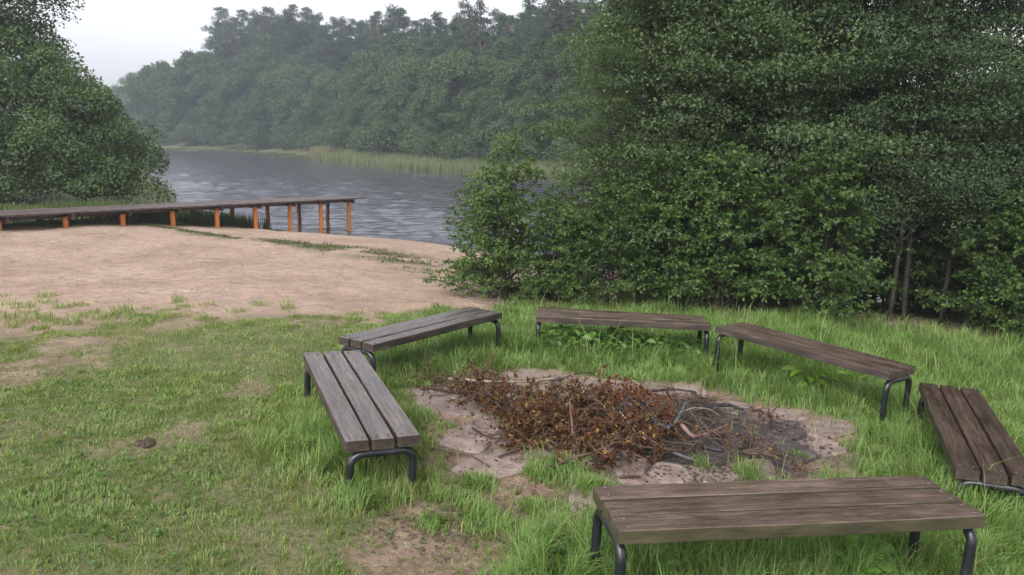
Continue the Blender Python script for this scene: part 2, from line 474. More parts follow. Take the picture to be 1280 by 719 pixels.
def under_thicket(x, y):
    yb = np.interp(x, [-1.2, 0.2, 1.5, 4, 7, 12], [13.5, 10.9, 10.7, 10.5, 10.0, 9.6])
    return sstep(-0.5, 0.5, y - yb + (fbm(x * 1.5, y * 1.5, 77, 3) - 0.5)) * sstep(-0.9, 0.2, x)

def graded(fine_lo, fine_hi, step, lo, hi, g=1.14):
    a = list(np.arange(fine_lo, fine_hi + 1e-6, step))
    s = step; v = fine_hi
    while v < hi: s *= g; v += s; a.append(min(v, hi))
    s = step; v = fine_lo
    while v > lo: s *= g; v -= s; a.insert(0, max(v, lo))
    return np.array(a)

def seg(parts):
    out = [parts[0][0]]
    for lo, hi, st in parts:
        n = max(1, int(round((hi - lo) / st)))
        out += list(lo + (hi - lo) * (np.arange(1, n + 1) / n))
    return np.array(out)
gx = np.concatenate([graded(-22, -21, 0.25, -400, -21, 1.18)[:-1], seg([(-21, -7, 0.2), (-7, 7, 0.065), (7, 14, 0.2)]), graded(14, 14.2, 0.2, 14, 400, 1.18)[1:]])
gy = np.concatenate([graded(0, 0.5, 0.3, -60, 0.5, 1.2)[:-1], seg([(0.5, 3, 0.12), (3, 12.5, 0.065), (12.5, 30, 0.2)]), graded(30, 30.2, 0.2, 30, 400, 1.10)[1:]])
gx = np.unique(gx.round(4)); gy = np.unique(gy.round(4))
GX, GY = np.meshgrid(gx, gy)
xf, yf = GX.ravel(), GY.ravel()
zf = ground_z(xf, yf)
pr = pit_r(xf, yf)
zf = zf - 0.02 * sstep(1.1, 0.9, pr)
sw = sand_w(xf, yf)
zf = zf + sw * (fbm(xf * 4, yf * 4, 13, 3) - 0.5) * 0.05
s_ = shore_s(xf, yf)
fs_ = far_s(xf, yf)
dw = dirt_w(xf, yf)
ut = under_thicket(xf, yf)
ash = sstep(1.1, 0.6, np.hypot((xf - 1.25) / 1.4, (yf - 5.85) / 1.05) + (fbm(xf * 5, yf * 5, 61, 4) - 0.5) * 0.9)
pitw = sstep(1.10, 0.95, pr + (fbm(xf * 4, yf * 4, 33, 3) - 0.5) * 0.3)
# leafy green scum along the old waterline on the beach
_al = np.array([at_z(px, py, -0.2) for px, py in ((180, 288), (250, 298), (330, 310), (400, 318), (470, 325), (560, 345), (640, 352))])
ald = yf - np.interp(xf, _al[:, 0], _al[:, 1])
algae = sstep(0.9, 0.1, np.abs(ald) * (0.9 - 0.55 * sstep(-6, -1, xf))) * sstep(0.44, 0.60, fbm(xf * 1.3, yf * 3.5, 23, 4)) * sstep(_al[0, 0] - 0.5, _al[0, 0] + 1, xf) * sstep(1, 0, xf)
edge_alg = sstep(1.5, 0.2, np.abs(s_ - 0.6)) * sstep(0.42, 0.6, fbm(xf * 0.9, yf * 2.5, 29, 4)) * 0.8 * sstep(-5.0, -3.0, xf)
algae = np.clip(np.maximum(algae, edge_alg), 0, 1)
green = (1 - sw) * (1 - dw * 0.85) * (1 - pitw) * (1 - ut)
# grassy bank by the jetty and the left trees
_jl = (xf + 9.24) * -0.905 + (yf - 18.45) * 0.425      # distance behind the jetty line
bank = sstep(-0.2, 0.6, _jl + (fbm(xf * 0.6, yf * 0.6, 83, 3) - .5) * 1.2) * sstep(10, 14, yf) * sstep(-6.5, -8.5, xf)
bank = np.maximum(bank, sstep(1.6, 0.4, np.abs(s_ - 1.0)) * sstep(-6.4, -7.4, xf))
green = np.maximum(green, bank); sw = sw * (1 - bank)
green = np.where(fs_ > -3, 0.9, green); sw = np.where(fs_ > -3, 0, sw)
colr = np.stack([sw, green, np.clip(ash * pitw, 0, 1), algae], 1)
wet = sstep(1.6, 0.1, s_) * sstep(-20, -10, xf)
nx, ny = len(gx), len(gy)
ii = (np.arange(ny - 1)[:, None] * nx + np.arange(nx - 1)[None]).ravel()
quads = np.stack([ii, ii + 1, ii + nx + 1, ii + nx], 1)

def ground_mat():
    m, nt, nd, lk, out = new_mat('ground_soil_sand')
    tc = N(nt, 'ShaderNodeTexCoord')
    at = N(nt, 'ShaderNodeAttribute'); at.attribute_name = 'zone'
    wt = N(nt, 'ShaderNodeAttribute'); wt.attribute_name = 'wet'
    sep = N(nt, 'ShaderNodeSeparateColor'); lk.new(at.outputs['Color'], sep.inputs[0])
    V = tc.outputs['Object']
    big = noise_tex(nt, V, 0.7, 5, 0.6); mid = noise_tex(nt, V, 4.5, 6, 0.65); fine = noise_tex(nt, V, 38, 5, 0.7)
    grain = noise_tex(nt, V, 160, 2, 0.6)
    mp = N(nt, 'ShaderNodeMapping'); mp.inputs['Scale'].default_value = (1, 2.2, 1); lk.new(V, mp.inputs['Vector'])
    deb = noise_tex(nt, mp.outputs[0], 7, 5, 0.72, 0.5)
    sand = ramp(nt, [(0.3, (0.39, 0.277, 0.204)), (0.5, (0.49, 0.358, 0.272)), (0.7, (0.56, 0.422, 0.328))], big.outputs[0]).outputs[0]
    sand = mixc(nt, 0.55, sand, ramp(nt, [(0.34, (0.62, 0.60, 0.58)), (0.6, (1.08, 1.08, 1.08))], mid.outputs[0]).outputs[0], 'MULTIPLY')
    sand = mixc(nt, 0.4, sand, ramp(nt, [(0.35, (0.7, 0.68, 0.66)), (0.6, (1.08, 1.08, 1.08))], grain.outputs[0]).outputs[0], 'MULTIPLY')
    dm = ramp(nt, [(0.60, (0, 0, 0)), (0.72, (1, 1, 1))], deb.outputs[0]).outputs[0]
    sand = mixc(nt, math_n(nt, 'MULTIPLY', dm, 0.62), sand, (0.17, 0.115, 0.08))
    soil = ramp(nt, [(0.3, (0.13, 0.085, 0.06)), (0.5, (0.24, 0.165, 0.12)), (0.72, (0.36, 0.27, 0.21))], mid.outputs[0]).outputs[0]
    soil = mixc(nt, 0.7, soil, ramp(nt, [(0.35, (0.45, 0.42, 0.40)), (0.6, (1.15, 1.15, 1.15))], fine.outputs[0]).outputs[0], 'MULTIPLY')
    moss = ramp(nt, [(0.3, (0.06, 0.075, 0.025)), (0.5, (0.085, 0.115, 0.035)), (0.72, (0.14, 0.155, 0.06))], fine.outputs[0]).outputs[0]
    moss = mixc(nt, ramp(nt, [(0.45, (0, 0, 0)), (0.65, (0.7, 0.7, 0.7))], mid.outputs[0]).outputs[0], moss, (0.18, 0.145, 0.08))
    ashc = ramp(nt, [(0.35, (0.022, 0.02, 0.021)), (0.55, (0.075, 0.068, 0.066)), (0.75, (0.2, 0.185, 0.18))], fine.outputs[0]).outputs[0]
    c = mixc(nt, sep.outputs[0], soil, sand)
    c = mixc(nt, sep.outputs[1], c, moss)
    c = mixc(nt, math_n(nt, 'MULTIPLY', sep.outputs[2], 0.92), c, ashc)
    c = mixc(nt, math_n(nt, 'MULTIPLY', at.outputs['Alpha'], 0.75), c, (0.10, 0.11, 0.04))
    c = mixc(nt, math_n(nt, 'MULTIPLY', wt.outputs['Fac'], 0.6), c, mixc(nt, 1.0, c, (0.5, 0.48, 0.45), 'MULTIPLY'))
    p = N(nt, 'ShaderNodeBsdfPrincipled')
    p.inputs['Specular IOR Level'].default_value = 0.3
    lk.new(c, p.inputs['Base Color'])
    rg = math_n(nt, 'MULTIPLY_ADD', wt.outputs['Fac'], -0.5); rg.node.inputs[2].default_value = 0.85
    lk.new(rg, p.inputs['Roughness'])
    h = math_n(nt, 'ADD', math_n(nt, 'MULTIPLY', mid.outputs[0], 1.0), math_n(nt, 'MULTIPLY', fine.outputs[0], 0.25))
    h = math_n(nt, 'ADD', h, math_n(nt, 'MULTIPLY', deb.outputs[0], math_n(nt, 'MULTIPLY', sep.outputs[0], 2.6)))
    b = N(nt, 'ShaderNodeBump', Strength=0.8, Distance=0.07)
    lk.new(h, b.inputs['Height']); lk.new(b.outputs[0], p.inputs['Normal'])
    lk.new(p.outputs[0], out.inputs[0])
    return m
gm = np_mesh('ground', np.stack([xf, yf, zf], 1), [quads], ground_mat(), True, {'zone': colr, 'wet': wet})
tag(link('ground', gm), kind='structure')

# ------------------------------------------------------------------ water
def water_mat():
    m, nt, nd, lk, out = new_mat('lake_water')
    tc = N(nt, 'ShaderNodeTexCoord')
    def lay(sx, sy, sc, det, rot):
        mp = N(nt, 'ShaderNodeMapping'); mp.inputs['Scale'].default_value = (sx, sy, 1); mp.inputs['Rotation'].default_value = (0, 0, rot)
        lk.new(tc.outputs['Object'], mp.inputs['Vector'])
        return noise_tex(nt, mp.outputs[0], sc, det, 0.55, 0.3).outputs[0]
    h = math_n(nt, 'ADD', math_n(nt, 'MULTIPLY', lay(0.55, 1.0, 0.9, 5, 0.12), 0.6), math_n(nt, 'MULTIPLY', lay(0.5, 1.2, 3.0, 3, -0.2), 0.2))
    b = N(nt, 'ShaderNodeBump', Strength=1.0, Distance=0.15)
    lk.new(h, b.inputs['Height'])
    p = N(nt, 'ShaderNodeBsdfPrincipled', Roughness=0.14, IOR=1.33)
    p.inputs['Base Color'].default_value = (0.058, 0.058, 0.076, 1)
    p.inputs['Specular IOR Level'].default_value = 0.5
    lk.new(b.outputs[0], p.inputs['Normal'])
    lk.new(p.outputs[0], out.inputs[0])
    return m
# real wavelets, finer near the beach; the short ones are left to the bump where the sheet gets coarse
def geo_steps(lo, hi, st, g):
    v = [lo]
    while v[-1] < hi: v.append(v[-1] + st); st *= g
    v[-1] = hi
    return v
wx = np.array([-398, -300, -220, -160, -120, -95] + list(np.arange(-82, 14, 0.27)) + [16, 20, 27, 40, 60, 90, 140, 220, 300, 398], float)
wy = np.array([8, 11, 14, 17] + geo_steps(18.5, 175, 0.13, 1.0085) + [200, 250, 320, 396], float)
WX, WY = np.meshgrid(wx, wy)
cell = np.maximum(np.gradient(wy)[:, None], 0.27) * np.ones_like(WX)
wrng = np.random.default_rng(12)
WZ = np.zeros_like(WX)
gust = 0.45 + 1.1 * fbm(WX * 0.07, WY * 0.05, 44, 3)
for lam in np.geomspace(0.38, 1.05, 60):
    th = -math.pi / 2 + wrng.normal(0.25, 0.6)
    kx, ky = math.cos(th) * 2 * math.pi / lam, math.sin(th) * 2 * math.pi / lam
    amp = 0.040 * lam / (2 * math.pi) * min(1.0, (1.2 / lam) ** 0.7)
    WZ += amp * np.sin(kx * WX + ky * WY + wrng.uniform(0, 6.28)) * sstep(1.3, 2.2, lam / cell)
WZ = WATER_Z + WZ * gust * sstep(-0.3, 2.5, -shore_s(WX, WY) + 0.6)
nwx = len(wx)
i2 = (np.arange(len(wy) - 1)[:, None] * nwx + np.arange(nwx - 1)[None]).ravel()
wm = np_mesh('lake_water', np.stack([WX.ravel(), WY.ravel(), WZ.ravel()], 1), [np.stack([i2, i2 + 1, i2 + nwx + 1, i2 + nwx], 1)], water_mat(), True)
tag(link('lake_water', wm), kind='structure')

# ------------------------------------------------------------------ haze (light drizzle in the air)
def haze():
    a = Acc(); a.box((-412, -72, -6.5), (412, 412, 36))
    m, nt, nd, lk, out = new_mat('haze_air')
    v = N(nt, 'ShaderNodeVolumePrincipled')
    v.inputs['Color'].default_value = (0.77, 0.86, 1.0, 1)
    v.inputs['Density'].default_value = 0.0010
    v.inputs['Anisotropy'].default_value = 0.2
    lk.new(v.outputs[0], out.inputs['Volume'])
    m.cycles.homogeneous_volume = True
    o = link('haze', a.mesh('haze', m))
    tag(o, 'thin pale drizzle haze filling the air over the lake', 'haze', kind='stuff')
haze()

# ------------------------------------------------------------------ foliage builders
def unit(v):
    return v / (np.linalg.norm(v, axis=-1, keepdims=True) + 1e-12)

def leaf_faces(P, D, Nn, L, W, fold=0.25, hexa=True, bend=0.0):
    """P base point, D leaf axis, Nn leaf normal; arrays"""
    D = unit(D); S = unit(np.cross(D, Nn)); U = np.cross(S, D)
    L = np.asarray(L)[:, None]; W = np.asarray(W)[:, None]
    n = len(P)
    tip = P + D * L - U * L * bend
    if hexa:
        l1 = P + D * L * 0.30 + S * W * 0.46 + U * W * fold; r1 = P + D * L * 0.30 - S * W * 0.46 + U * W * fold
        l2 = P + D * L * 0.70 + S * W * 0.40 + U * (W * fold - L * bend * 0.4); r2 = P + D * L * 0.70 - S * W * 0.40 + U * (W * fold - L * bend * 0.4)
        V = np.stack([P, l1, l2, tip, r2, r1], 1).reshape(-1, 3)
        k = np.arange(n)[:, None] * 6
        F = np.concatenate([k + np.array([[0, 3, 2, 1]]), k + np.array([[0, 5, 4, 3]])])
        return V, F
    l = P + D * L * 0.45 + S * W * 0.5 + U * W * fold; r = P + D * L * 0.45 - S * W * 0.5 + U * W * fold
    V = np.stack([P, l, tip, r], 1).reshape(-1, 3)
    k = np.arange(n)[:, None] * 4
    F = np.concatenate([k + np.array([[0, 2, 1]]), k + np.array([[0, 3, 2]])])
    return V, F

def curve(p0, d0, length, n, rng, droop=0.0, wander=0.15, up=0.0):
    P = [np.array(p0, float)]; d = unit(np.array(d0, float)); st = length / n
    for i in range(n):
        d = unit(d + rng.normal(0, wander, 3) + np.array([0, 0, up - droop * (i / n)]))
        P.append(P[-1] + d * st)
    return np.array(P)

def near_tree(seed, height, limb_fn, n_limb, trunk_r, z0, leaf=(0.055, 0.085), twigs=9, lpt=16, stems=1, lean=0.03, spread=0.0, ratio=0.62, clump=0, clump_r=(0.20, 0.40)):
    """broadleaf tree with real limbs, twigs and single leaves; limb_fn(t) -> limb length at relative height t"""
    rng = np.random.default_rng(seed)
    tr, br = Acc(), Acc()
    LP, LD, LN = [], [], []
    for s in range(stems):
        az = rng.uniform(0, 6.28)
        b = np.array([math.cos(az), math.sin(az), 0]) * spread * (s > 0)
        hh = height * (1 if s == 0 else rng.uniform(0.7, 0.95))
        T = curve(b + np.array([0, 0, -0.15]), np.array([0, 0, 1.0]) + np.array([math.cos(az), math.sin(az), 0]) * (lean + spread * 0.25), hh + 0.15, 14, rng, 0, 0.035, 0.03)
        tr.tube(T, np.linspace(trunk_r, trunk_r * 0.12, len(T)) * (1 if s == 0 else 0.8), 8)
        hs_ = np.linspace(0, 1, len(T))
        nl = n_limb if s == 0 else int(n_limb * 0.7)
        for i in range(nl):
            t = z0 + (0.985 - z0) * ((i + rng.uniform(0, 1)) / nl)
            p = np.array([np.interp(t, hs_, T[:, k]) for k in range(3)])
            a = i * 2.399 + rng.normal(0, 0.3)
            el = R(rng.uniform(8, 40)) + (t ** 3) * R(30)
            L = limb_fn(t) * rng.uniform(0.75, 1.15)
            d = np.array([math.cos(a) * math.cos(el), math.sin(a) * math.cos(el), math.sin(el)])
            C = curve(p, d, L, 7, rng, 0.10, 0.10, 0.02)
            r0 = trunk_r * (1 - t) * 0.36 + 0.007
            br.tube(C, np.linspace(r0, 0.003, len(C)), 4, False)
            for u in ((0.58, 0.96) if clump else ()):
                u = min(1.0, u + rng.normal(0, 0.06))
                q = np.array([np.interp(u, np.linspace(0, 1, len(C)), C[:, k]) for k in range(3)]) + rng.normal(0, 0.12, 3)
                cr = rng.uniform(*clump_r) * (0.7 + 0.3 * min(1.5, L))
                dd = unit(rng.normal(0, 1, (clump, 3)))
                fl = (dd[:, 2] < 0.0) & (rng.random(clump) < 0.75); dd[fl, 2] *= -1
                LP.append(q + dd * np.array([1.3, 1.3, 0.5]) * cr * rng.uniform(0.35, 1.1, (clump, 1)) ** 0.7)
                LN.append(dd * 0.8 + np.array([0, 0, 0.35]) + rng.normal(0, 0.4, (clump, 3)))
                LD.append(rng.normal(0, 1, (clump, 3)) + dd * 0.6 + np.array([0, 0, -0.35]))
            nt = max(3, int(twigs * (0.55 + 0.45 * L)))
            for j in range(nt):
                u = 0.22 + 0.78 * (j + rng.uniform(0, 1)) / nt
                q = np.array([np.interp(u, np.linspace(0, 1, len(C)), C[:, k]) for k in range(3)])
                td = unit(C[min(int(u * 7) + 1, 7)] - C[min(int(u * 7), 6)])
                side = unit(np.cross(td, [0, 0, 1.0])) * (1 if j % 2 else -1)
                dd = td * rng.uniform(0.4, 0.9) + side * rng.uniform(0.4, 1.0) + np.array([0, 0, rng.normal(0.05, 0.35)])
                tl = rng.uniform(0.22, 0.50) * (1.25 - 0.5 * u)
                Tw = curve(q, dd, tl, 4, rng, 0.25, 0.15)
                br.tube(Tw, [0.0045, 0.004, 0.003, 0.0025, 0.0015], 3, False)
                m = lpt
                uu = rng.uniform(0.1, 1.0, m)
                pos = np.stack([np.interp(uu, np.linspace(0, 1, 5), Tw[:, k]) for k in range(3)], 1)
                ax = unit(Tw[-1] - Tw[0])
                rd = rng.normal(0, 1, (m, 3)); rd[:, 2] *= 0.6
                LP.append(pos + rd * 0.012); LD.append(ax[None] * 0.6 + unit(rd) * 0.9 + np.array([0, 0, -0.25]))
                nn = rng.normal(0, 0.75, (m, 3)); nn[:, 2] = 0.8
                LN.append(nn)
    P, D, Nn = np.concatenate(LP), np.concatenate(LD), np.concatenate(LN)
    ln = rng.uniform(leaf[0], leaf[1], len(P))
    V, Fc = leaf_faces(P, D, Nn, ln, ln * ratio, 0.12, not clump, 0.15)
    return tr, br, V, Fc

def make_near_tree(name, label, cat, group, lm, **kw):
    tr, br, V, Fc = near_tree(**kw)
    root = empty(name)
    tag(root, label, cat, group)
    child('trunk', tr.mesh('trunk', M_BARK, True), root)
    tag(child('branches', br.mesh('branches', M_BARK), root), kind='stuff')
    tag(child('crown', np_mesh('crown', V, [Fc], lm), root), kind='stuff')
    return root

def lobed_crown(rng, lobes, n, size, ratio=0.6, sub=12, flat=1.0, subr=(0.32, 0.5), hexa=False, droop=0.2, fuzz=(0.55, 1.08)):
    """leaf faces over clumps that sit on main lobes: (center, radii)"""
    C, Rr = [], []
    for c, r in lobes:
        r = np.asarray(r, float)
        k = max(5, int(sub * (r.mean() ** 1.0)))
        d = unit(rng.normal(0, 1, (k, 3)))
        d[:, 2] = np.where(d[:, 2] < -0.35, -d[:, 2], d[:, 2])
        cc = np.asarray(c)[None] + d * r[None] * rng.uniform(0.62, 0.98, (k, 1))
        rr = rng.uniform(subr[0], subr[1], (k, 1)) * r.mean() * np.array([[1, 1, flat]])
        C.append(cc); Rr.append(rr)
    C, Rr = np.concatenate(C), np.concatenate(Rr)
    w = (Rr[:, 0] * Rr[:, 1]); w = w / w.sum()
    idx = rng.choice(len(C), n, p=w)
    d = unit(rng.normal(0, 1, (n, 3)))
    flip = (d[:, 2] < -0.2) & (rng.random(n) < 0.7)
    d[flip, 2] *= -1
    rad = rng.uniform(fuzz[0], fuzz[1], (n, 1)) ** 0.6
    P = C[idx] + d * Rr[idx] * rad
    Nn = d * 0.7 + np.array([0, 0, 0.55]) + rng.normal(0, 0.35, (n, 3))
    D = unit(rng.normal(0, 1, (n, 3)) + d * 0.5 + np.array([0, 0, -droop]))
    ln = rng.uniform(size * 0.7, size * 1.35, n)
    return leaf_faces(P, D, Nn, ln, ln * ratio, 0.15, hexa, 0.1)

def limbs_to(rng, base, targets, r0, mat_sides=6, trunk_h=None):
    """trunk with limbs that reach into given lobe centres"""
    tr = Acc(); br = Acc()
    top = max(t[2] for t in targets)
    T = curve(np.array([0, 0, -0.3]), (rng.normal(0, 0.03), rng.normal(0, 0.03), 1), (trunk_h or top * 0.85) + 0.3, 10, rng, 0, 0.03, 0.05)
    tr.tube(T, np.linspace(r0, r0 * 0.2, len(T)), 8)
    for t in targets:
        t = np.asarray(t, float)
        h = max(0.25, min(T[-1][2] * 0.95, t[2] - 0.55 * math.hypot(t[0], t[1])))
        p = np.array([np.interp(h, T[:, 2], T[:, k]) for k in range(3)])
        m1 = p * 0.5 + t * 0.5 + np.array([0, 0, 0.12 * np.linalg.norm(t - p)]) + rng.normal(0, 0.1, 3)
        q = np.linspace(0, 1, 6)[:, None]
        C = (1 - q) ** 2 * p + 2 * q * (1 - q) * m1 + q ** 2 * t
        br.tube(C, np.linspace(r0 * 0.42, r0 * 0.06, 6), 5, False)
    return tr, br

def make_lobed_tree(name, label, cat, group, lm, seed, lobes, n, size, r0, bark=None, **kw):
    rng = np.random.default_rng(seed)
    root = empty(name); tag(root, label, cat, group)
    th = kw.pop('trunk_h', None)
    tr, br = limbs_to(rng, None, [l[0] for l in lobes], r0, trunk_h=th)
    V, Fc = lobed_crown(rng, lobes, n, size, **kw)
    child('trunk', tr.mesh('trunk', bark or M_BARK, True), root)
    tag(child('branches', br.mesh('branches', bark or M_BARK), root), kind='stuff')
    tag(child('crown', np_mesh('crown', V, [Fc], lm), root), kind='stuff')
    return root

def place(o, x, y, rz=0.0, s=1.0, dz=0.0):
    o.location = (x, y, gz(x, y) + dz); o.rotation_euler = (0, 0, rz)
    o.scale = (s, s, s) if np.isscalar(s) else s
    return o

# ------------------------------------------------------------------ thicket on the right
TH = 'trees of the thicket behind the benches'
lf_tall = lambda t: 0.35 + 1.75 * (1 - t) ** 0.55 * (0.55 + 0.45 * min(1, t / 0.22))
lf_low = lambda t: 0.30 + 1.15 * (1 - t) ** 0.6
lf_high = lambda t: 0.35 + 2.0 * (1 - t) ** 0.6
proto = {
    'a': make_near_tree('alder_tree', '', 'tree', TH, M_THICKET, seed=11, height=8.0, limb_fn=lf_tall, n_limb=62, trunk_r=0.065, z0=0.10, leaf=(0.040, 0.066), lpt=8, twigs=9, clump=165, clump_r=(0.26, 0.52)),
    'b': make_near_tree('alder_tree', '', 'tree', TH, M_THICKET, seed=12, height=7.2, limb_fn=lf_tall, n_limb=62, trunk_r=0.058, z0=0.07, leaf=(0.044, 0.072), lpt=8, twigs=9, clump=165, clump_r=(0.26, 0.52)),
    'c': make_near_tree('alder_tree', '', 'tree', TH, M_THICKET3, seed=13, height=9.0, limb_fn=lf_high, n_limb=62, trunk_r=0.055, z0=0.17, leaf=(0.046, 0.074), lpt=8, twigs=9, clump=165, clump_r=(0.26, 0.52)),
    'd': make_near_tree('leafy_bush', '', 'bush', 'bushes at the foot of the thicket', M_THICKET2, seed=14, height=2.9, limb_fn=lf_low, n_limb=26, trunk_r=0.028, z0=0.08, stems=4, spread=0.30, lpt=15, leaf=(0.06, 0.095), ratio=0.68),
    'e': make_near_tree('leafy_sapling', '', 'sapling', None, M_SAPLING, seed=15, height=2.45, limb_fn=lambda t: 0.22 + 0.75 * (1 - t) ** 0.8, n_limb=30, trunk_r=0.022, z0=0.03, stems=5, spread=0.30, lpt=18, leaf=(0.045, 0.072)),
    'f': make_near_tree('leafy_bush', '', 'bush', 'bushes at the foot of the thicket', M_THICKET, seed=16, height=3.6, limb_fn=lambda t: 0.30 + 1.2 * (1 - t) ** 0.6, n_limb=28, trunk_r=0.03, z0=0.15, stems=4, spread=0.35, lpt=15, leaf=(0.055, 0.085)),
}
used = set()
def put(k, x, y, rz, s, label):
    o = proto[k] if k not in used else copy_tree(proto[k])
    used.add(k)
    place(o, x, y, rz, s); o['label'] = label
    return o
# front row (trunk positions from the photograph), then the depth of the wood
put('e', -0.08, 11.2, 0.4, 0.86, 'pale green sapling at the sandy end of the thicket, tips standing free against the lake')
put('e', 0.62, 11.3, 2.9, 0.66, 'smaller light green sapling tucked between the free-standing sapling and the thicket')
put('b', 2.0, 12.4, 1.0, 1.0, 'tall leafy alder at the lake end of the thicket, against the far wood')
put('a', 2.75, 12.4, 2.2, 1.0, 'alder with straight dark trunk behind the bench that stands sideways at the back')
put('a', 3.35, 12.9, 4.1, 0.95, 'thin dark-trunked alder beside another trunk, behind the gap between the back benches')
put('b', 4.3, 12.2, 3.0, 1.02, 'bright leafy alder behind the bench that slants towards the right')
put('c', 5.2, 12.6, 0.5, 1.0, 'tall alder with foliage starting high above a dark hollow in the thicket')
put('c', 6.1, 11.9, 5.2, 0.80, 'alder with a pale rounded spray of leaves bulging out over the dark hollow')
put('c', 7.2, 12.2, 1.9, 1.0, 'tall dark alder at the end of the thicket farthest from the lake view')
put('c', 8.6, 11.8, 2.9, 1.05, 'tall dark alder at the end of the thicket farthest from the lake view')
put('d', 1.25, 11.1, 0.2, 0.58, 'bushy undergrowth right behind the bench that stands sideways at the back')
put('d', 2.25, 11.3, 1.9, 0.72, 'bushy undergrowth right behind the bench that stands sideways at the back')
put('d', 3.3, 11.4, 3.3, 0.78, 'bushy undergrowth behind the gap between the two back benches')
put('d', 4.3, 11.3, 5.0, 0.80, 'bright bushy undergrowth behind the bench that slants towards the right')
put('f', 5.35, 13.7, 5.6, 0.95, 'dark bush set back inside the hollow at the foot of the thicket')
put('f', 6.3, 13.7, 0.9, 0.95, 'dark bush set back inside the hollow at the foot of the thicket')
put('d', 7.9, 10.9, 2.5, 0.8, 'dark leafy bush reaching down to the grass beyond the farthest bench')
put('d', 7.3, 11.1, 4.4, 0.72, 'dark leafy bush reaching down to the grass beyond the farthest bench')
put('a', 1.2, 12.0, 5.1, 0.46, 'young alder filling the corner between the saplings and the lake-end alder')
for i, (x, y, s) in enumerate(((4.95, 11.9, .62), (5.75, 11.7, .7), (6.6, 11.8, .66))):
    put('c', x, y, i * 2.0, s, 'slim young alder with a thin bare stem standing in the dark hollow')
deep = 'dark tree deep inside the thicket, seen only through gaps between front trees'
rng = np.random.default_rng(5)
for i, (x, y) in enumerate([(2.2, 14.6), (3.6, 14.4), (4.9, 14.7), (6.2, 14.2), (7.5, 14.6), (8.9, 14.0), (3.2, 16.6), (5.4, 16.4), (7.6, 16.2), (10.4, 12.4), (10.2, 15.4)]):
    put('abc'[i % 3], x, y, rng.uniform(0, 6.28), rng.uniform(0.9, 1.1), deep)
deepb = 'dark undergrowth bush deep inside the thicket between the trunks'
for i, (x, y) in enumerate([(2.6, 13.4), (3.9, 13.4), (5.0, 13.3), (6.1, 13.2), (7.2, 13.3), (8.4, 13.2), (4.4, 15.6), (6.6, 15.4), (8.6, 15.6), (2.9, 15.6), (9.6, 11.0), (9.6, 13.4)]):
    put('fd'[i % 2], x, y, rng.uniform(0, 6.28), rng.uniform(0.9, 1.2), deepb)
for i, (x, y) in enumerate([(5.2, 14.0), (6.0, 14.9), (6.9, 13.9), (7.9, 14.4), (8.8, 12.6), (5.6, 17.2), (7.2, 17.0), (8.9, 16.8), (10.4, 14.2), (4.2, 17.0), (7.9, 12.5)]):
    put('d', x, y, rng.uniform(0, 6.28), rng.uniform(0.7, 0.95), 'low dense bush at the back of the thicket, under the dark trees')

# ------------------------------------------------------------------ trees by the jetty (left)
def L_(x, z, y, rx, rz, ry=None): return ((x, y, z), (rx, ry or rx, rz))
rngl = np.random.default_rng(77)
o = make_lobed_tree('maple_tree', 'tall dense dark green tree towering over the landward end of the jetty', 'tree', None, M_MAPLE, 201,
    [L_(0, 8.2, 0, 2.6, 2.3), L_(2.2, 6.2, -.5, 2.1, 1.9), L_(-2.4, 6.5, -.5, 2.2, 2.0), L_(0.5, 5.2, -2.0, 2.4, 2.0), L_(0.5, 9.6, .3, 1.7, 1.6), L_(1.5, 8.0, -.3, 1.5, 1.4), L_(1.2, 6.9, -1.4, 1.5, 1.3), L_(-1.5, 9.8, 0, 1.9, 1.7), L_(2.9, 4.2, -1, 1.7, 1.5),
     L_(-2.8, 3.8, -1.4, 2.2, 1.8), L_(0.2, 3.0, -2.2, 2.2, 1.7), L_(0, 7.5, -2.0, 1.9, 1.8), L_(3.15, 7.1, 0, 1.1, 1.0), L_(0, 4, 2, 2.6, 2.4)], 80000, 0.125, 0.28, sub=22, subr=(0.2, 0.38))
place(o, -19.9, 28.5, 0.0)
o = make_lobed_tree('maple_tree', 'broad round light green tree drooping to the ground behind the jetty', 'tree', None, M_MAPLE, 202,
    [L_(-1.2, 3.6, 0, 1.6, 1.2), L_(0.4, 2.7, -.3, 1.4, 1.1), L_(1.6, 1.9, -.3, 1.1, 1.0), L_(-2.2, 2.8, -.6, 1.6, 1.3), L_(-0.3, 1.7, -1.3, 1.7, 1.2), L_(2.0, 1.0, -.2, 0.9, 0.9), L_(-1.8, 1.2, -1.6, 1.6, 1.1), L_(0.9, 0.8, -1.2, 1.3, 0.8), L_(-1.0, 0.6, -1.8, 1.4, 0.7), L_(2.2, 0.45, -.6, 0.9, 0.5), L_(-0.5, 1.5, 1.2, 2, 1.4)],
    62000, 0.10, 0.18, sub=26, subr=(0.22, 0.42))
place(o, -14.2, 25.8, 0.0)
o = make_lobed_tree('willow_bush', 'grey-green willow bush sagging over the landward end of the jetty', 'bush', None, M_WILLOW, 203,
    [L_(0, 3.0, 0, 1.9, 1.6), L_(-1.4, 2.0, -.3, 1.8, 1.5), L_(1.2, 1.8, -.4, 1.5, 1.3), L_(0, 1.2, -.8, 1.7, 1.1), L_(0.3, 0.5, -1.1, 1.8, 0.6), L_(-2.6, 0.5, -1.0, 1.8, 0.6), L_(-2.6, 3.2, .3, 1.9, 1.7), L_(-3.2, 1.5, -.2, 1.8, 1.4)], 42000, 0.12, 0.14, sub=22, ratio=0.32, droop=0.8, subr=(0.22, 0.42))
place(o, -17.6, 23.9, 0.0)
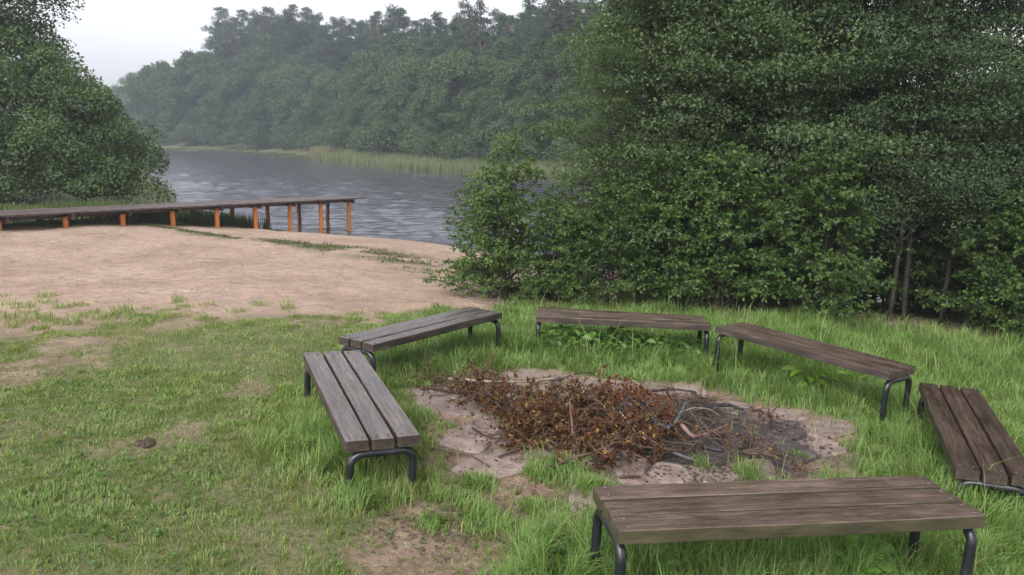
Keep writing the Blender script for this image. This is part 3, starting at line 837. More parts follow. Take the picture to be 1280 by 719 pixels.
o = make_lobed_tree('leafy_bush', 'low leafy bush on the bank where the jetty leaves the round tree', 'bush', None, M_MAPLE, 204,
    [L_(0, 0.8, 0, 1.0, 0.8), L_(0.9, 0.6, 0.1, 0.8, 0.6), L_(-1.0, 0.7, -.2, 1.0, 0.7)], 9000, 0.09, 0.05, sub=26)
place(o, -13.3, 24.6, 0.0)

# ------------------------------------------------------------------ far wood
def far_broad(seed, h, w, lm=M_FARLEAF):
    r = np.random.default_rng(seed); lobes = []
    for i in range(13):
        t = (i + 0.5) / 13
        a = i * 2.4; rr = w * 0.5 * math.sin(math.pi * min(1, 0.24 + 0.74 * t)) * r.uniform(0.45, 1.15)
        lobes.append(((math.cos(a) * rr, math.sin(a) * rr, h * (0.16 + 0.72 * t)), (w * 0.25 * r.uniform(0.8, 1.25),) * 2 + (w * 0.22 * r.uniform(0.8, 1.2),)))
    lobes.append(((0, 0, h * 0.88), (w * 0.18, w * 0.18, h * 0.11)))
    return lobes
def far_pine(seed, h, w):
    r = np.random.default_rng(seed); lobes = []
    for i in range(20):
        t = (i + 0.5) / 20
        a = i * 2.4 + r.normal(0, .3); rr = w * 0.5 * (1 - t) ** 0.55 * r.uniform(0.35, 1.0)
        lobes.append(((math.cos(a) * rr, math.sin(a) * rr, h * (0.36 + 0.60 * t)), (w * 0.21 * (1.15 - 0.62 * t), w * 0.21 * (1.15 - 0.62 * t), w * 0.10)))
    lobes.append(((0, 0, h * 0.965), (w * 0.09, w * 0.09, h * 0.035)))
    return lobes
G1, G2, G3, G4 = 'pines on the far bank', 'broadleaf trees along the far bank', 'bushes at the far waterline', 'trees of the farthest wood'
LAB1 = 'tall hazy pine rising behind the broadleaf trees on the far bank'
LAB2 = 'rounded broadleaf tree in the front of the wood on the far bank'
LAB3 = 'low leafy bush at the waterline of the far bank'
LAB4 = 'faint grey tree of the farthest wood where the lake bends away'
fp = {}
for k in range(4):
    fp['p%d' % k] = make_lobed_tree('pine_tree', LAB1, 'tree', G1, M_PINE, 300 + k, far_pine(300 + k, 16.0, 5.2 + 0.6 * (k % 3)), 15000, 0.21, 0.17, M_PINEBARK, ratio=0.38, sub=12, flat=0.5, trunk_h=14.6, subr=(0.4, 0.75), fuzz=(0.3, 1.3))
for k in range(5):
    w_ = (6.5, 5.5, 7.5, 6.0, 5.0)[k]; h_ = (11, 12, 10.5, 13, 11.5)[k]
    fp['b%d' % k] = make_lobed_tree('broadleaf_tree', LAB2, 'tree', G2, M_FARLEAF, 320 + k, far_broad(320 + k, h_, w_), 13000, 0.24, 0.2, sub=10, subr=(0.24, 0.46), fuzz=(0.3, 1.4))
for k in range(2):
    fp['s%d' % k] = make_lobed_tree('waterside_bush', LAB3, 'bush', G3, M_FARLEAF, 340 + k, [L_(0, 1.3, 0, 1.6, 1.2), L_(1.5, 1.0, .3, 1.2, .9), L_(-1.5, 1.1, -.2, 1.4, 1.0), L_(.4, 2.0, .2, 1.0, .9)], 4000, 0.18, 0.06, sub=18)
fused = set()
def fput(k, x, y, rz, s, lab=None, grp=None):
    o = fp[k] if k not in fused else copy_tree(fp[k])
    fused.add(k); place(o, x, y, rz, s)
    if lab: o['label'] = lab; o['group'] = grp
    return o
rf = np.random.default_rng(9)
# walk along the far shore
fx = np.linspace(-82, 24, 600); fyv = np.interp(fx, FSX, FSY)
arc = np.concatenate([[0], np.cumsum(np.hypot(np.diff(fx), np.diff(fyv)))])
def along(a, off):
    x = np.interp(a, arc, fx); y = np.interp(a, arc, fyv)
    x2 = np.interp(a + 1.5, arc, fx); y2 = np.interp(a + 1.5, arc, fyv)
    t = unit(np.array([x2 - x, y2 - y]) + 1e-9); n = np.array([-t[1], t[0]])
    return np.array([x, y]) + n * off
A = arc[-1]
def hill(x):      # the wood grows taller towards the bend of the lake
    return np.interp(x, [-84, -76, -66, -40, -20, 0], [0.95, 1.2, 1.46, 1.40, 1.28, 1.06])
def row(step, off, joff, kinds, smin, smax, what, grp):
    a = rf.uniform(0, step)
    while a < A - 2:
        p = along(a, off + rf.uniform(-joff, joff))
        s = rf.uniform(smin, smax) * (hill(p[0]) if off > 10 else 1.0)
        where = ' behind the reed belt' if p[0] > -26 else ' past the reed belt'
        k = kinds[rf.integers(len(kinds))]
        o = fput(k, p[0], p[1], rf.uniform(0, 6.28), (s * rf.uniform(0.9, 1.15), s * rf.uniform(0.9, 1.15), s))
        o['label'] = ('tall hazy pine at the back of the far wood' if k[0] == 'p' else what) + where
        o['group'] = (G1 if k[0] == 'p' else grp) + where
        a += step * rf.uniform(0.75, 1.3)
row(5.2, 4.5, 1.2, ['s0', 's1'], 0.8, 1.5, 'low leafy bush at the far waterline', G3)
row(4.2, 7.5, 1.5, ['b0', 'b1', 'b2', 'b4'], 0.55, 0.80, 'low rounded tree fronting the far wood', G2)
row(4.2, 12, 2.0, ['b0', 'b1', 'b2', 'b3', 'b4'], 0.80, 1.0, 'mid-height broadleaf tree in the far wood', G2)
row(4.6, 17, 2.0, ['b1', 'b3', 'p0', 'p1', 'p2'], 0.90, 1.05, 'tall broadleaf tree among the far pines', G2)
row(3.4, 22, 2.5, ['p0', 'p1', 'p2', 'p3'], 0.95, 1.12, '', G2)
row(3.6, 28, 2.5, ['p0', 'p1', 'p2', 'p3', 'b3'], 0.98, 1.12, 'tall broadleaf tree among the far pines', G2)
row(3.4, 33, 2.0, ['p0', 'p1', 'p2', 'p3', 'b3'], 0.96, 1.06, 'tall broadleaf tree among the far pines', G2)
for i in range(24):
    x = -200 + i * 6 + rf.uniform(-2, 2)
    y = np.interp(x, FSX, FSY) + rf.uniform(8, 22)
    fput(['b0', 'b3', 'b1', 'b2'][i % 4], x, y, rf.uniform(0, 6.28), rf.uniform(1.3, 1.6), LAB4, G4)

BL, BW, BH = 1.833, 0.45, 0.42
BENCH = [
    ((-1.081, 5.218, -1.708), (-67.7, -1.7, -1.7), M_WOODGREY, 'grey three-plank bench standing end-on on the lawn side of the fire pit'),
    ((-0.814, 7.390, -1.748), (-126.3, 0.5, 0.3), M_WOODGREY, 'grey three-plank bench slanting along the edge of the sandy beach'),
    ((1.193, 8.281, -1.822), (177.3, 1.2, -0.5), M_WOODMID, 'brown bench set sideways in front of the thicket, leafy weeds under it'),
    ((2.819, 7.220, -1.824), (126.5, 0.8, 1.6), M_WOODMID, 'brown bench slanting through tall grass with a bright yellow-green weed below'),
    ((3.386, 5.505, -1.957), (-110.1, -1.3, 0.3), M_WOODDARK, 'darkest brown bench at the side of the fire pit opposite the lawn'),
    ((1.368, 3.579, -1.691), (9.9, -1.2, 1.3), M_WOODMID, 'weathered brown bench with a mossy front edge and ferns growing under it'),
]
# ------------------------------------------------------------------ blades (grass, reeds)
def blades(rng, P, H, W, lean, dry, seg2=True, curl=0.5, swirl=None):
    n = len(P)
    a = rng.uniform(0, 2 * np.pi, n) if swirl is None else swirl + rng.normal(0, 0.95, n)
    D = np.stack([np.cos(a), np.sin(a), np.zeros(n)], 1)
    b = a + np.pi / 2 + rng.normal(0, 0.5, n)
    S = np.stack([np.cos(b), np.sin(b), np.zeros(n)], 1)
    H = H[:, None]; W = W[:, None]; ln = lean[:, None]
    up = np.array([0, 0, 1.0])
    m = P + up * H * 0.55 + D * H * ln * 0.35
    t = P + up * H * (1.0 - 0.35 * np.clip(ln, 0, 1)) + D * H * ln * (0.35 + curl)
    V = np.stack([P - S * W * 0.5, P + S * W * 0.5, m + S * W * 0.38, m - S * W * 0.38, t], 1).reshape(-1, 3)
    k = np.arange(n)[:, None] * 5
    Q = k + np.array([[0, 1, 2, 3]]); T = k + np.array([[3, 2, 4]])
    return V, [Q, T], np.repeat(dry, 5)

def lawn():
    rng = np.random.default_rng(21)
    def scatter(n, x0, x1, y0, y1):
        return rng.uniform(x0, x1, n), rng.uniform(y0, y1, n)
    xs, ys = [], []
    for n, b in ((260000, (-4.8, 5.6, 2.6, 6.6)), (190000, (-4.8, 0.2, 2.6, 6.6)), (70000, (-7.6, 0.5, 6.6, 9.5)), (230000, (-7.6, 7.6, 6.6, 11.2)), (30000, (-10, -6.5, 5.0, 11.5)), (16000, (-7, 7, 1.2, 2.6)), (12000, (5.6, 8.5, 3, 6.6))):
        x, y = scatter(n, *b); xs.append(x); ys.append(y)
    x, y = np.concatenate(xs), np.concatenate(ys)
    # draw blades together into small tufts
    x0, y0 = x.copy(), y.copy()
    wx, wy = x0 + 0.12 * vnoise(x0 * 7, y0 * 7, 71), y0 + 0.12 * vnoise(x0 * 7, y0 * 7, 72)
    tuft = np.zeros_like(x)
    for cell, rot, sd in ((0.062, 0.5, 5), (0.101, 1.15, 15)):
        c_, s_n = math.cos(rot), math.sin(rot)
        u_, v_ = wx * c_ - wy * s_n, wx * s_n + wy * c_
        iu, iv = np.floor(u_ / cell), np.floor(v_ / cell)
        du = (_hash(iu, iv, sd) * 1.6 - 0.3 - (u_ / cell - iu)) * cell; dv = (_hash(iu, iv, sd + 1) * 1.6 - 0.3 - (v_ / cell - iv)) * cell
        t_ = _hash(iu, iv, sd + 2); k = 0.45 * t_ * (rng.random(len(x)) < 0.6)
        x = x + (du * c_ + dv * s_n) * k; y = y + (-du * s_n + dv * c_) * k
        tuft = tuft + 0.5 * t_
    sw = sand_w(x, y); dw = dirt_w(x, y); pr = pit_r(x, y); ut = under_thicket(x, y)
    n1 = fbm(x * 2.2, y * 2.2, 101, 4); n2 = fbm(x * 7, y * 7, 103, 3); n3 = fbm(x * 0.8, y * 0.8, 105, 3)
    pitw = sstep(1.12, 0.98, pr + (n2 - 0.5) * 0.35)
    # lush towards the back and right of the benches, worn on the left
    lush = np.maximum(sstep(-0.9, 0.6, x - 0.10 * (y - 6)), sstep(-2.2, -0.6, x) * sstep(6.0, 7.2, y))
    lush = np.maximum(lush, sstep(0.9, 0.2, np.hypot((x + 1.08) / 1.0, (y - 5.2) / 1.2)))
    den = (0.52 + 0.48 * lush) * (0.40 + 1.0 * n1)
    den = den * (1 - sw * 0.9) * (1 - dw * 0.92) * (1 - pitw * 0.985) * (1 - 0.85 * ut)
    den *= 0.45 + 0.55 * sstep(0.2, 0.65, tuft)
    cl = fbm(x * 3.2, y * 3.2, 131, 3)
    tz = sstep(0.03, 0.3, sw); den = den * (1 - tz) + tz * 1.3 * sstep(0.46 + 0.16 * sw, 0.60 + 0.14 * sw, cl) * sstep(1.0, 0.75, sw) * (den > 0.001)
    # tufts growing through the paving near the front bench
    for px, py, r in ((590, 610, .20), (700, 590, .26), (690, 640, .22), (740, 610, .2), (935, 585, .13), (1000, 555, .08), (620, 660, .16), (450, 640, .2), (540, 665, .14), (880, 575, .07)):
        p = at_z(px, py, 0.04)
        d = np.hypot(x - p[0], y - p[1]) / r + (n2 - 0.5) * 0.8
        den = np.maximum(den, 0.9 * sstep(1.0, 0.5, d)); lush = np.maximum(lush, sstep(1.0, 0.4, d))
    keep = rng.random(len(x)) < den
    x, y, n1, n2, n3, lush, tuft, dw, sw = (v[keep] for v in (x, y, n1, n2, n3, lush, tuft, dw, sw))
    back = sstep(6.6, 8.6, y) * sstep(-1.0, 1.0, x)
    right = sstep(2.0, 3.4, x)
    H = 0.022 + 0.030 * n2 + lush * (0.045 + 0.09 * n1 * tuft) + (0.07 * back + 0.03 * right) * (0.4 + n1)
    nb = np.zeros_like(x)
    for (bc, (ba, _t, _w), _m, _l) in BENCH:
        ca, sa = math.cos(R(ba)), math.sin(R(ba))
        bu = (x - bc[0]) * ca + (y - bc[1]) * sa; bv = -(x - bc[0]) * sa + (y - bc[1]) * ca
        nb = np.maximum(nb, sstep(0.55, 0.10, np.hypot(np.maximum(np.abs(bu) - 0.9, 0), np.maximum(np.abs(bv) - 0.22, 0))))
    nb *= sstep(1.0, 1.25, pit_r(x, y))
    cln = fbm(x * 6.5, y * 6.5, 151, 2)
    H = H * (0.45 + 1.15 * cln) + nb * (0.02 + 0.065 * cln) * (0.5 + 0.5 * lush)
    H *= rng.uniform(0.55, 1.35, len(x)) * (1 - 0.4 * dw)
    tall = rng.random(len(x)) < 0.004 * (0.3 + lush); H[tall] *= rng.uniform(1.8, 2.8, tall.sum())
    W = (0.0038 + 0.0026 * rng.random(len(x))) * (0.8 + 0.08 * y)
    lean = rng.uniform(0.15, 0.95, len(x)) * (0.8 + 0.5 * lush)
    dry = np.clip(rng.normal(0.22, 0.22, len(x)) * (1 - 0.75 * lush) + 0.35 * (n3 - 0.45) * (1 - lush) + 0.10 * sw, 0, 1)
    old = rng.random(len(x)) < 0.06; dry[old] = rng.uniform(0.5, 1.0, old.sum())
    P = np.stack([x, y, ground_z(x, y) - 0.006], 1)
    sw_a = fbm(x * 3.1, y * 3.1, 141, 2) * 14.0
    V, Fs, dr = blades(rng, P, H, W, lean, dry, swirl=sw_a)
    o = link('lawn_grass', np_mesh('lawn_grass', V, Fs, M_GRASS, False, {'dry': dr}))
    tag(o, 'green and straw coloured lawn grass around the benches', 'grass', kind='stuff')
    # small flat herb leaves between the blades
    n = 60000
    x, y = rng.uniform(-6.5, 5.5, n), rng.uniform(2.6, 10.2, n)
    den = 0.9 * sstep(0.42, 0.62, fbm(x * 1.6, y * 1.6, 111, 3)) * (1 - sand_w(x, y)) * (1 - dirt_w(x, y) * 0.9) * sstep(0.95, 1.15, pit_r(x, y)) * sstep(8.5, 5.0, y)
    k = rng.random(n) < den
    x, y = x[k], y[k]; n = len(x)
    P = np.stack([x, y, ground_z(x, y) + rng.uniform(0.005, 0.035, n)], 1)
    D = rng.normal(0, 1, (n, 3)); D[:, 2] = rng.uniform(-.1, .5, n)
    Nn = rng.normal(0, 0.3, (n, 3)); Nn[:, 2] = 1
    ln = rng.uniform(0.014, 0.036, n)
    V, Fc = leaf_faces(P, D, Nn, ln, ln * 0.7, 0.1, False)
    tag(link('lawn_herbs', np_mesh('lawn_herbs', V, [Fc], M_WEED)), 'tiny flat herb leaves growing among the lawn grass', 'herbs', kind='stuff')
lawn()

def reed_patch(name, label, cat, seed, pts, hmin, hmax, w, dmin, dmax, mat=None):
    rng = np.random.default_rng(seed)
    n = len(pts)
    z = np.maximum(ground_z(pts[:, 0], pts[:, 1]), WATER_Z - 0.1)
    P = np.stack([pts[:, 0], pts[:, 1], z], 1)
    V, Fs, dr = blades(rng, P, rng.uniform(hmin, hmax, n), np.full(n, w) * rng.uniform(0.7, 1.3, n), rng.uniform(0.02, 0.25, n), rng.uniform(dmin, dmax, n), curl=0.2)
    tag(link(name, np_mesh(name, V, Fs, mat or M_REED, False, {'dry': dr})), label, cat, kind='stuff')
rr = np.random.default_rng(31)
def reed_pts(a0, a1, n, o0, o1):
    a = rr.uniform(a0, a1, n); o = rr.uniform(o0, o1, n)
    x = np.interp(a, arc, fx); y = np.interp(a, arc, fyv)
    nrm = np.array([0.75, 0.66])
    o = o + (vnoise(a * 0.25, a * 0, 3) - 0.5) * 2.0
    return np.stack([x + nrm[0] * o, y + nrm[1] * o], 1)
aa = lambda x: np.interp(x, fx, arc)
reed_patch('reed_bed', 'long belt of pale green reeds along the far waterline', 'reeds', 1, reed_pts(aa(-26), aa(16), 26000, -1.0, 3.5), 0.75, 1.45, 0.05, 0.0, 0.5)
reed_patch('reed_fringe', 'thin strip of green waterside grass farther along the far bank', 'reeds', 2, reed_pts(aa(-80), aa(-27), 9000, -0.1, 1.6), 0.2, 0.5, 0.08, 0.0, 0.3, M_DARKGRASS)
reed_patch('reed_clump', 'brownish reed clump standing out at the end of the pale reed belt', 'reeds', 3, reed_pts(aa(-28.0), aa(-25.0), 2200, 0.0, 2.5), 1.2, 2.2, 0.06, 0.4, 1.0)

# ------------------------------------------------------------------ jetty
K0 = np.array([-9.24, 18.45]); KS = np.array([0.614, 1.308]); KD = unit(KS); KN = np.array([-KD[1], KD[0]])
DECK_Z = 0.40   # at the first shore post; the deck sinks a little towards the lake
DECK_SLOPE = -0.024
def jetty():
    root = empty('jetty', (K0[0], K0[1], 0.0))
    tag(root, 'long narrow wooden jetty on orange posts running out over the lake', 'jetty')
    o3 = np.array([K0[0], K0[1], 0.0])
    st = np.linalg.norm(KS)
    def loc(u, v, z): return np.array([K0[0] + KD[0] * u + KN[0] * v, K0[1] + KD[1] * u + KN[1] * v, z + u * DECK_SLOPE]) - o3
    def obox(a, u0, u1, v0, v1, z0, z1):
        V = [loc(u, v, z) for z in (z0, z1) for u, v in ((u0, v0), (u1, v0), (u1, v1), (u0, v1))]
        a.add(V, [np.array([(3, 2, 1, 0), (4, 5, 6, 7), (0, 1, 5, 4), (1, 2, 6, 5), (2, 3, 7, 6), (3, 0, 4, 7)])])
    u0, u1 = -5.2 * st, 6.42 * st
    rng = np.random.default_rng(4)
    a = Acc(); u = u0
    while u < u1:
        j = rng.normal(0, 0.012)
        obox(a, u, u + 0.138, -0.20 + j, 1.08 + j, DECK_Z - 0.04 + rng.normal(0, 0.0025), DECK_Z + rng.normal(0, 0.003))
        u += 0.146
    tag(child('deck_boards', a.mesh('deck_boards', M_DECK), root), kind='stuff')
    for v in (0.10, 0.72):
        a = Acc(); obox(a, u0, u1 - 0.1, v, v + 0.07, DECK_Z - 0.14, DECK_Z - 0.045)
        child('stringer_beam', a.mesh('stringer_beam', M_DECK), root)
    for k in range(-3, 7):
        for v in (-0.02, 0.85):
            p = loc(k * st, v, 0); g = gz(p[0] + K0[0], p[1] + K0[1])
            if g > DECK_Z + k * st * DECK_SLOPE - 0.16: continue
            a = Acc()
            rr_ = 0.062
            pts = [(p[0] + rng.normal(0, .006), p[1] + rng.normal(0, .006), z) for z in np.linspace(max(g, -1.9) - 0.35, DECK_Z - 0.11, 6)]
            pts = [(x_, y_, z_ + (k * st * DECK_SLOPE) * (q_ / 5)) for q_, (x_, y_, z_) in enumerate(pts)]
            a.tube(pts, rr_, 12)
            child('post', a.mesh('post', M_ORANGE if v < 0.5 else M_BROWNPOST, True), root)
        g = gz(*(loc(k * st, 0, 0)[:2] + K0))
        if g < DECK_Z + k * st * DECK_SLOPE - 0.2:
            a = Acc(); obox(a, k * st + 0.075, k * st + 0.135, -0.17, 1.05, DECK_Z - 0.165, DECK_Z - 0.047)
            child('cross_beam', a.mesh('cross_beam', M_DECK), root)
    return root
jetty()
# green waterside grass growing behind and under the jetty
uu = rr.uniform(0.2, 6.3, 9000); vv = rr.uniform(0.4, 3.2, 9000)
pp = K0[None] + KD[None] * uu[:, None] + KN[None] * vv[:, None]
keep = (rr.random(9000) < sstep(6.3, 4.2, uu + vv * 0.3)) & (fbm(pp[:, 0] * 1.2, pp[:, 1] * 1.2, 8, 3) > 0.38)
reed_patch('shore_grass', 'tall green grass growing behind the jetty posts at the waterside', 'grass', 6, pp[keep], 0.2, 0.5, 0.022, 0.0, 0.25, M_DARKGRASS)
# low grass at the foot of the round tree and along the jetty
xx = rr.uniform(-19, -9.2, 16000); yy = rr.uniform(15.5, 25, 16000)
sgn = (xx - K0[0]) * KN[0] + (yy - K0[1]) * KN[1]
keep = (sgn > -0.1 + 0.5 * rr.random(16000)) & (fbm(xx * 1.5, yy * 1.5, 9, 3) > 0.36)
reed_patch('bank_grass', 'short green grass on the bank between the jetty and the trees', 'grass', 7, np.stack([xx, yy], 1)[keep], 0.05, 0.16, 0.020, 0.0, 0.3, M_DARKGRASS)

# ------------------------------------------------------------------ benches
def plank_mesh(seed, w, mat, edge=None):
    rng = np.random.default_rng(seed)
    n = 13; t = 0.068; c = 0.003
    prof = [(-w / 2, -t + c), (-w / 2 + c, -t), (w / 2 - c, -t), (w / 2, -t + c), (w / 2, -c * 1.3), (w / 2 - c * 1.3, 0), (0, 0.0006), (-w / 2 + c * 1.3, 0), (-w / 2, -c * 1.3)]
    xs = np.linspace(-BL / 2, BL / 2, n) ; xs[0] += rng.uniform(-.006, .006); xs[-1] += rng.uniform(-.006, .006)
    V = []
    ph = rng.uniform(0, 6)
    for i, x in enumerate(xs):
        e = 0.004 if i in (0, n - 1) else 0
        for y, z in prof:
            yy = y * (1 - 2 * e / w); zz = z if z > -t / 2 else z
            V.append((x, yy + 0.0012 * math.sin(x * 3 + ph) + rng.normal(0, 0.0007), zz - e * 0.5 * (z > -t / 2) + 0.0025 * math.sin(x * 2.1 + ph * 2) + rng.normal(0, 0.0005)))
    k = len(prof)
    F4 = [(i * k + j, i * k + (j + 1) % k, (i + 1) * k + (j + 1) % k, (i + 1) * k + j) for i in range(n - 1) for j in range(k)]
    caps = [tuple(range(k))[::-1], tuple((n - 1) * k + j for j in range(k))]
    me = np_mesh('plank', V, [np.array(F4), np.array(caps)], mat)
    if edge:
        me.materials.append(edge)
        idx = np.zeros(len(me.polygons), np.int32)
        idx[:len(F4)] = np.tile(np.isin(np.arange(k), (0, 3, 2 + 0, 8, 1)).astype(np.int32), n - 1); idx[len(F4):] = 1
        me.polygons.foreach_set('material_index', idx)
    return me

def frame_mesh():
    a = Acc(); r = 0.025; hw = 0.19; cr = 0.075; zt = -0.068 - r - 0.003; zb = -BH - 0.10
    P = [(0, -hw, zb), (0, -hw, zb * 0.6), (0, -hw, zt - cr)]
    for k in range(1, 7):
        th = k / 6 * math.pi / 2
        P.append((0, -hw + cr - cr * math.cos(th), zt - cr + cr * math.sin(th)))
    P += [(0, -0.05, zt), (0, 0.05, zt)]
    for k in range(0, 7):
        th = k / 6 * math.pi / 2
        P.append((0, hw - cr + cr * math.sin(th), zt - cr + cr * math.cos(th)))
    P += [(0, hw, zb * 0.6), (0, hw, zb)]
    a.tube(P, r, 12)
    return a.mesh('leg_frame', M_METAL, True)
FRAME = frame_mesh()
def bolt_mesh():
    a = Acc(); a.tube([(0, 0, -0.002), (0, 0, 0.002), (0, 0, 0.0032)], [0.0075, 0.0075, 0.0045], 8)
    return a.mesh('bolt', M_BOLT, True)
BOLT = bolt_mesh()
for bi, (c, (a, t, w), wm_, lab) in enumerate(BENCH):
    a, t, w = R(a), R(t), R(w)
    u = np.array([math.cos(a) * math.cos(t), math.sin(a) * math.cos(t), math.sin(t)])
    v = np.array([-math.sin(a), math.cos(a), 0.0]); n = np.cross(u, v)
    v = v * math.cos(w) + n * math.sin(w); n = np.cross(u, v)
    top = np.array(c) + np.array([0, 0, CAM_Z]); base = top - n * BH
    root = empty('bench', (0, 0, 0))
    root.matrix_world = Matrix(((u[0], v[0], n[0], base[0]), (u[1], v[1], n[1], base[1]), (u[2], v[2], n[2], base[2]), (0, 0, 0, 1)))
    tag(root, lab, 'bench', 'plank benches around the fire pit')
    pw = (BW - 2 * 0.017) / 3
    prng = np.random.default_rng(500 + bi)
    planks = [child('plank', plank_mesh(50 + bi * 3 + k, pw, wm_, M_MOSSSHADE_EDGE if bi == 5 else M_SHADEEDGE), root, (0, (k - 1) * (pw + 0.017), BH + prng.normal(0, 0.0015))) for k in range(3)]
    for e in (-1, 1):
        child('leg_frame', FRAME, root, (e * (BL / 2 - 0.025), 0, BH))
        for pk in planks:
            for q in (-0.038, 0.038):
                link('bolt', BOLT, pk, (e * (BL / 2 - 0.05) + prng.normal(0, 0.003), q, 0.0018))

# ------------------------------------------------------------------ fire pit: paving
def clip_poly(poly, p, nrm):
    out = []
    for i in range(len(poly)):
        a, b = poly[i], poly[(i + 1) % len(poly)]
        da, db = (a - p) @ nrm, (b - p) @ nrm
        if da <= 0: out.append(a)
        if da * db < 0: out.append(a + (b - a) * (da / (da - db)))
    return out
def paving():
    rng = np.random.default_rng(88)
    n = 72
    th = np.linspace(0, 2 * np.pi, n, endpoint=False)
    rad = (1 + 0.10 * np.sin(3 * th + 1.0) + 0.06 * np.sin(7 * th)) * 0.97
    rings = np.linspace(0.05, 1, 14)
    V = []
    for r in rings:
        x = PIT[0] + PRX * rad * r * np.cos(th); y = PIT[1] + PRY * rad * r * np.sin(th)
        V.append(np.stack([x, y, ground_z(x, y) - 0.012 + 0.008 * (fbm(x * 9, y * 9, 3, 3) - 0.5)], 1))
    V = np.concatenate(V)
    i = np.arange(13)[:, None] * n; j = np.arange(n)[None]; j2 = (j + 1) % n
    Q = np.stack([i + j, i + n + j, i + n + j2, i + j2], -1).reshape(-1, 4)
    x, y = V[:, 0], V[:, 1]
    ash_ = sstep(1.15, 0.75, np.hypot((x - 1.2) / 1.25, (y - 5.85) / 1.0) + 0.8 * (fbm(x * 5, y * 5, 62, 3) - 0.5))
    zc = np.stack([np.full(len(x), 0.0), np.zeros(len(x)), ash_, np.zeros(len(x))], 1)
    bed = link('paving_bed', np_mesh('paving_bed', V, [Q, np.array([list(range(n))])], bpy.data.materials['ground_soil_sand'], True, {'zone': zc, 'wet': np.zeros(len(x))}))
    tag(bed, kind='structure')
    # irregular slabs
    pts = []
    while len(pts) < 85:
        p = np.array([rng.uniform(-1.15, 1.15), rng.uniform(-1.15, 1.15)])
        if np.hypot(*p) < 1.12 and all(np.hypot(*((p - q) * [PRX, PRY])) > 0.235 for q in pts): pts.append(p)
        if len(pts) > 60 and rng.random() < 0.01: break
    W = [PIT + p * [PRX, PRY] for p in pts]
    for i, p in enumerate(W):
        rr_ = pit_r(np.array([p[0]]), np.array([p[1]]))[0]
        if rr_ > 0.96: continue
        poly = [p + np.array(d) * 0.32 for d in ((-1, -1), (1, -1), (1, 1), (-1, 1))]
        for j, q in enumerate(W):
            if j == i: continue
            d = q - p; L = np.hypot(*d)
            if L > 0.95: continue
            poly = clip_poly(poly, p + d * 0.5 - d / L * 0.010, d / L)
            if len(poly) < 3: break
        if len(poly) < 3: continue
        # round the outline a little
        pl = []
        for k in range(len(poly)):
            a, b, c = poly[k - 1], poly[k], poly[(k + 1) % len(poly)]
            pl += [b + (a - b) * 0.16, b + (c - b) * 0.16]
        pl = np.array(pl) + rng.normal(0, 0.005, (len(pl), 2))
        z0 = gz(*p); h = rng.uniform(-0.006, 0.012)
        tilt = rng.normal(0, 0.015, 2)
        m = len(pl)
        cen = pl.mean(0)
        topo = cen + (pl - cen) * 0.955
        def zt(P, hh): return ground_z(P[:, 0], P[:, 1]) * 0.5 + z0 * 0.5 + hh + (P - cen) @ tilt
        Vt = np.concatenate([np.column_stack([topo, zt(topo, h + rng.normal(0, 0.0012, m))]), np.column_stack([pl, zt(pl, h - 0.008)]), np.column_stack([pl, zt(pl, -0.06)])])
        k = np.arange(m); k2 = (k + 1) % m
        F4 = np.concatenate([np.stack([k + m, k2 + m, k2, k], 1), np.stack([k + 2 * m, k2 + 2 * m, k2 + m, k + m], 1)])
        o3 = np.array([p[0], p[1], z0])
        o = link('paving_stone', np_mesh('paving_stone', Vt - o3, [F4, np.array([k])], M_SOOTSTONE if math.hypot((p[0] - 1.25) / 1.0, (p[1] - 5.85) / 0.85) < 0.95 + rng.normal(0, 0.12) else M_STONE), bed, o3)
paving()

# ------------------------------------------------------------------ fire pit: brushwood, logs, charcoal
def dead_branch(rng, p, az, length, lift, lm, nleaf=190, leaf=(0.022, 0.046), r=0.009, name='dead_branch', label='', group=None, ntw=24, cat='branch'):
    root = empty(name, p); tag(root, label, cat, group)
    d = np.array([math.cos(az), math.sin(az), lift])
    C = curve((0, 0, 0), d, length, 9, rng, 0.22 + lift * 0.5, 0.16)
    # keep above the ground
    for q in C:
        g = gz(p[0] + q[0], p[1] + q[1]) + 0.02 - p[2]
        q[2] = max(q[2], g)
    st = Acc(); st.tube(C, np.linspace(r, r * 0.25, len(C)), 6)
    tw = Acc(); LP, LD = [], []
    for j in range(ntw):
        u = rng.uniform(0.12, 1.0)
        q = np.array([np.interp(u, np.linspace(0, 1, len(C)), C[:, k]) for k in range(3)])
        a2 = az + rng.choice([-1, 1]) * rng.uniform(0.4, 1.5)
        T = curve(q, (math.cos(a2), math.sin(a2), rng.uniform(-0.25, 0.75)), rng.uniform(0.12, 0.36), 5, rng, 0.3, 0.25)
        for s in T: s[2] = max(s[2], gz(p[0] + s[0], p[1] + s[1]) + 0.012 - p[2])
        tw.tube(T, np.linspace(0.0042, 0.0018, len(T)), 4, False)
        m = max(2, int(nleaf / ntw))
        uu = rng.uniform(0.15, 1.0, m)
        LP.append(np.stack([np.interp(uu, np.linspace(0, 1, 6), T[:, k]) for k in range(3)], 1)); LD.append(rng.normal(0, 1, (m, 3)) + (T[-1] - T[0]) * 2)
    child('stem', st.mesh('stem', M_TWIG, True), root)
    tag(child('twigs', tw.mesh('twigs', M_TWIG), root), kind='stuff')
    if nleaf:
        P, D = np.concatenate(LP), np.concatenate(LD); D[:, 2] -= 0.4
        ln = rng.uniform(leaf[0], leaf[1], len(P))
        V, Fc = leaf_faces(P, D, rng.normal(0, 1, (len(P), 3)), ln, ln * rng.uniform(0.4, 0.7, len(P)), rng.uniform(0.05, 0.35), False, 0.35)
        # curled, crumpled
        tag(child('leaves', np_mesh('leaves', V, [Fc], lm), root), kind='stuff')
    return root
rb = np.random.default_rng(64)
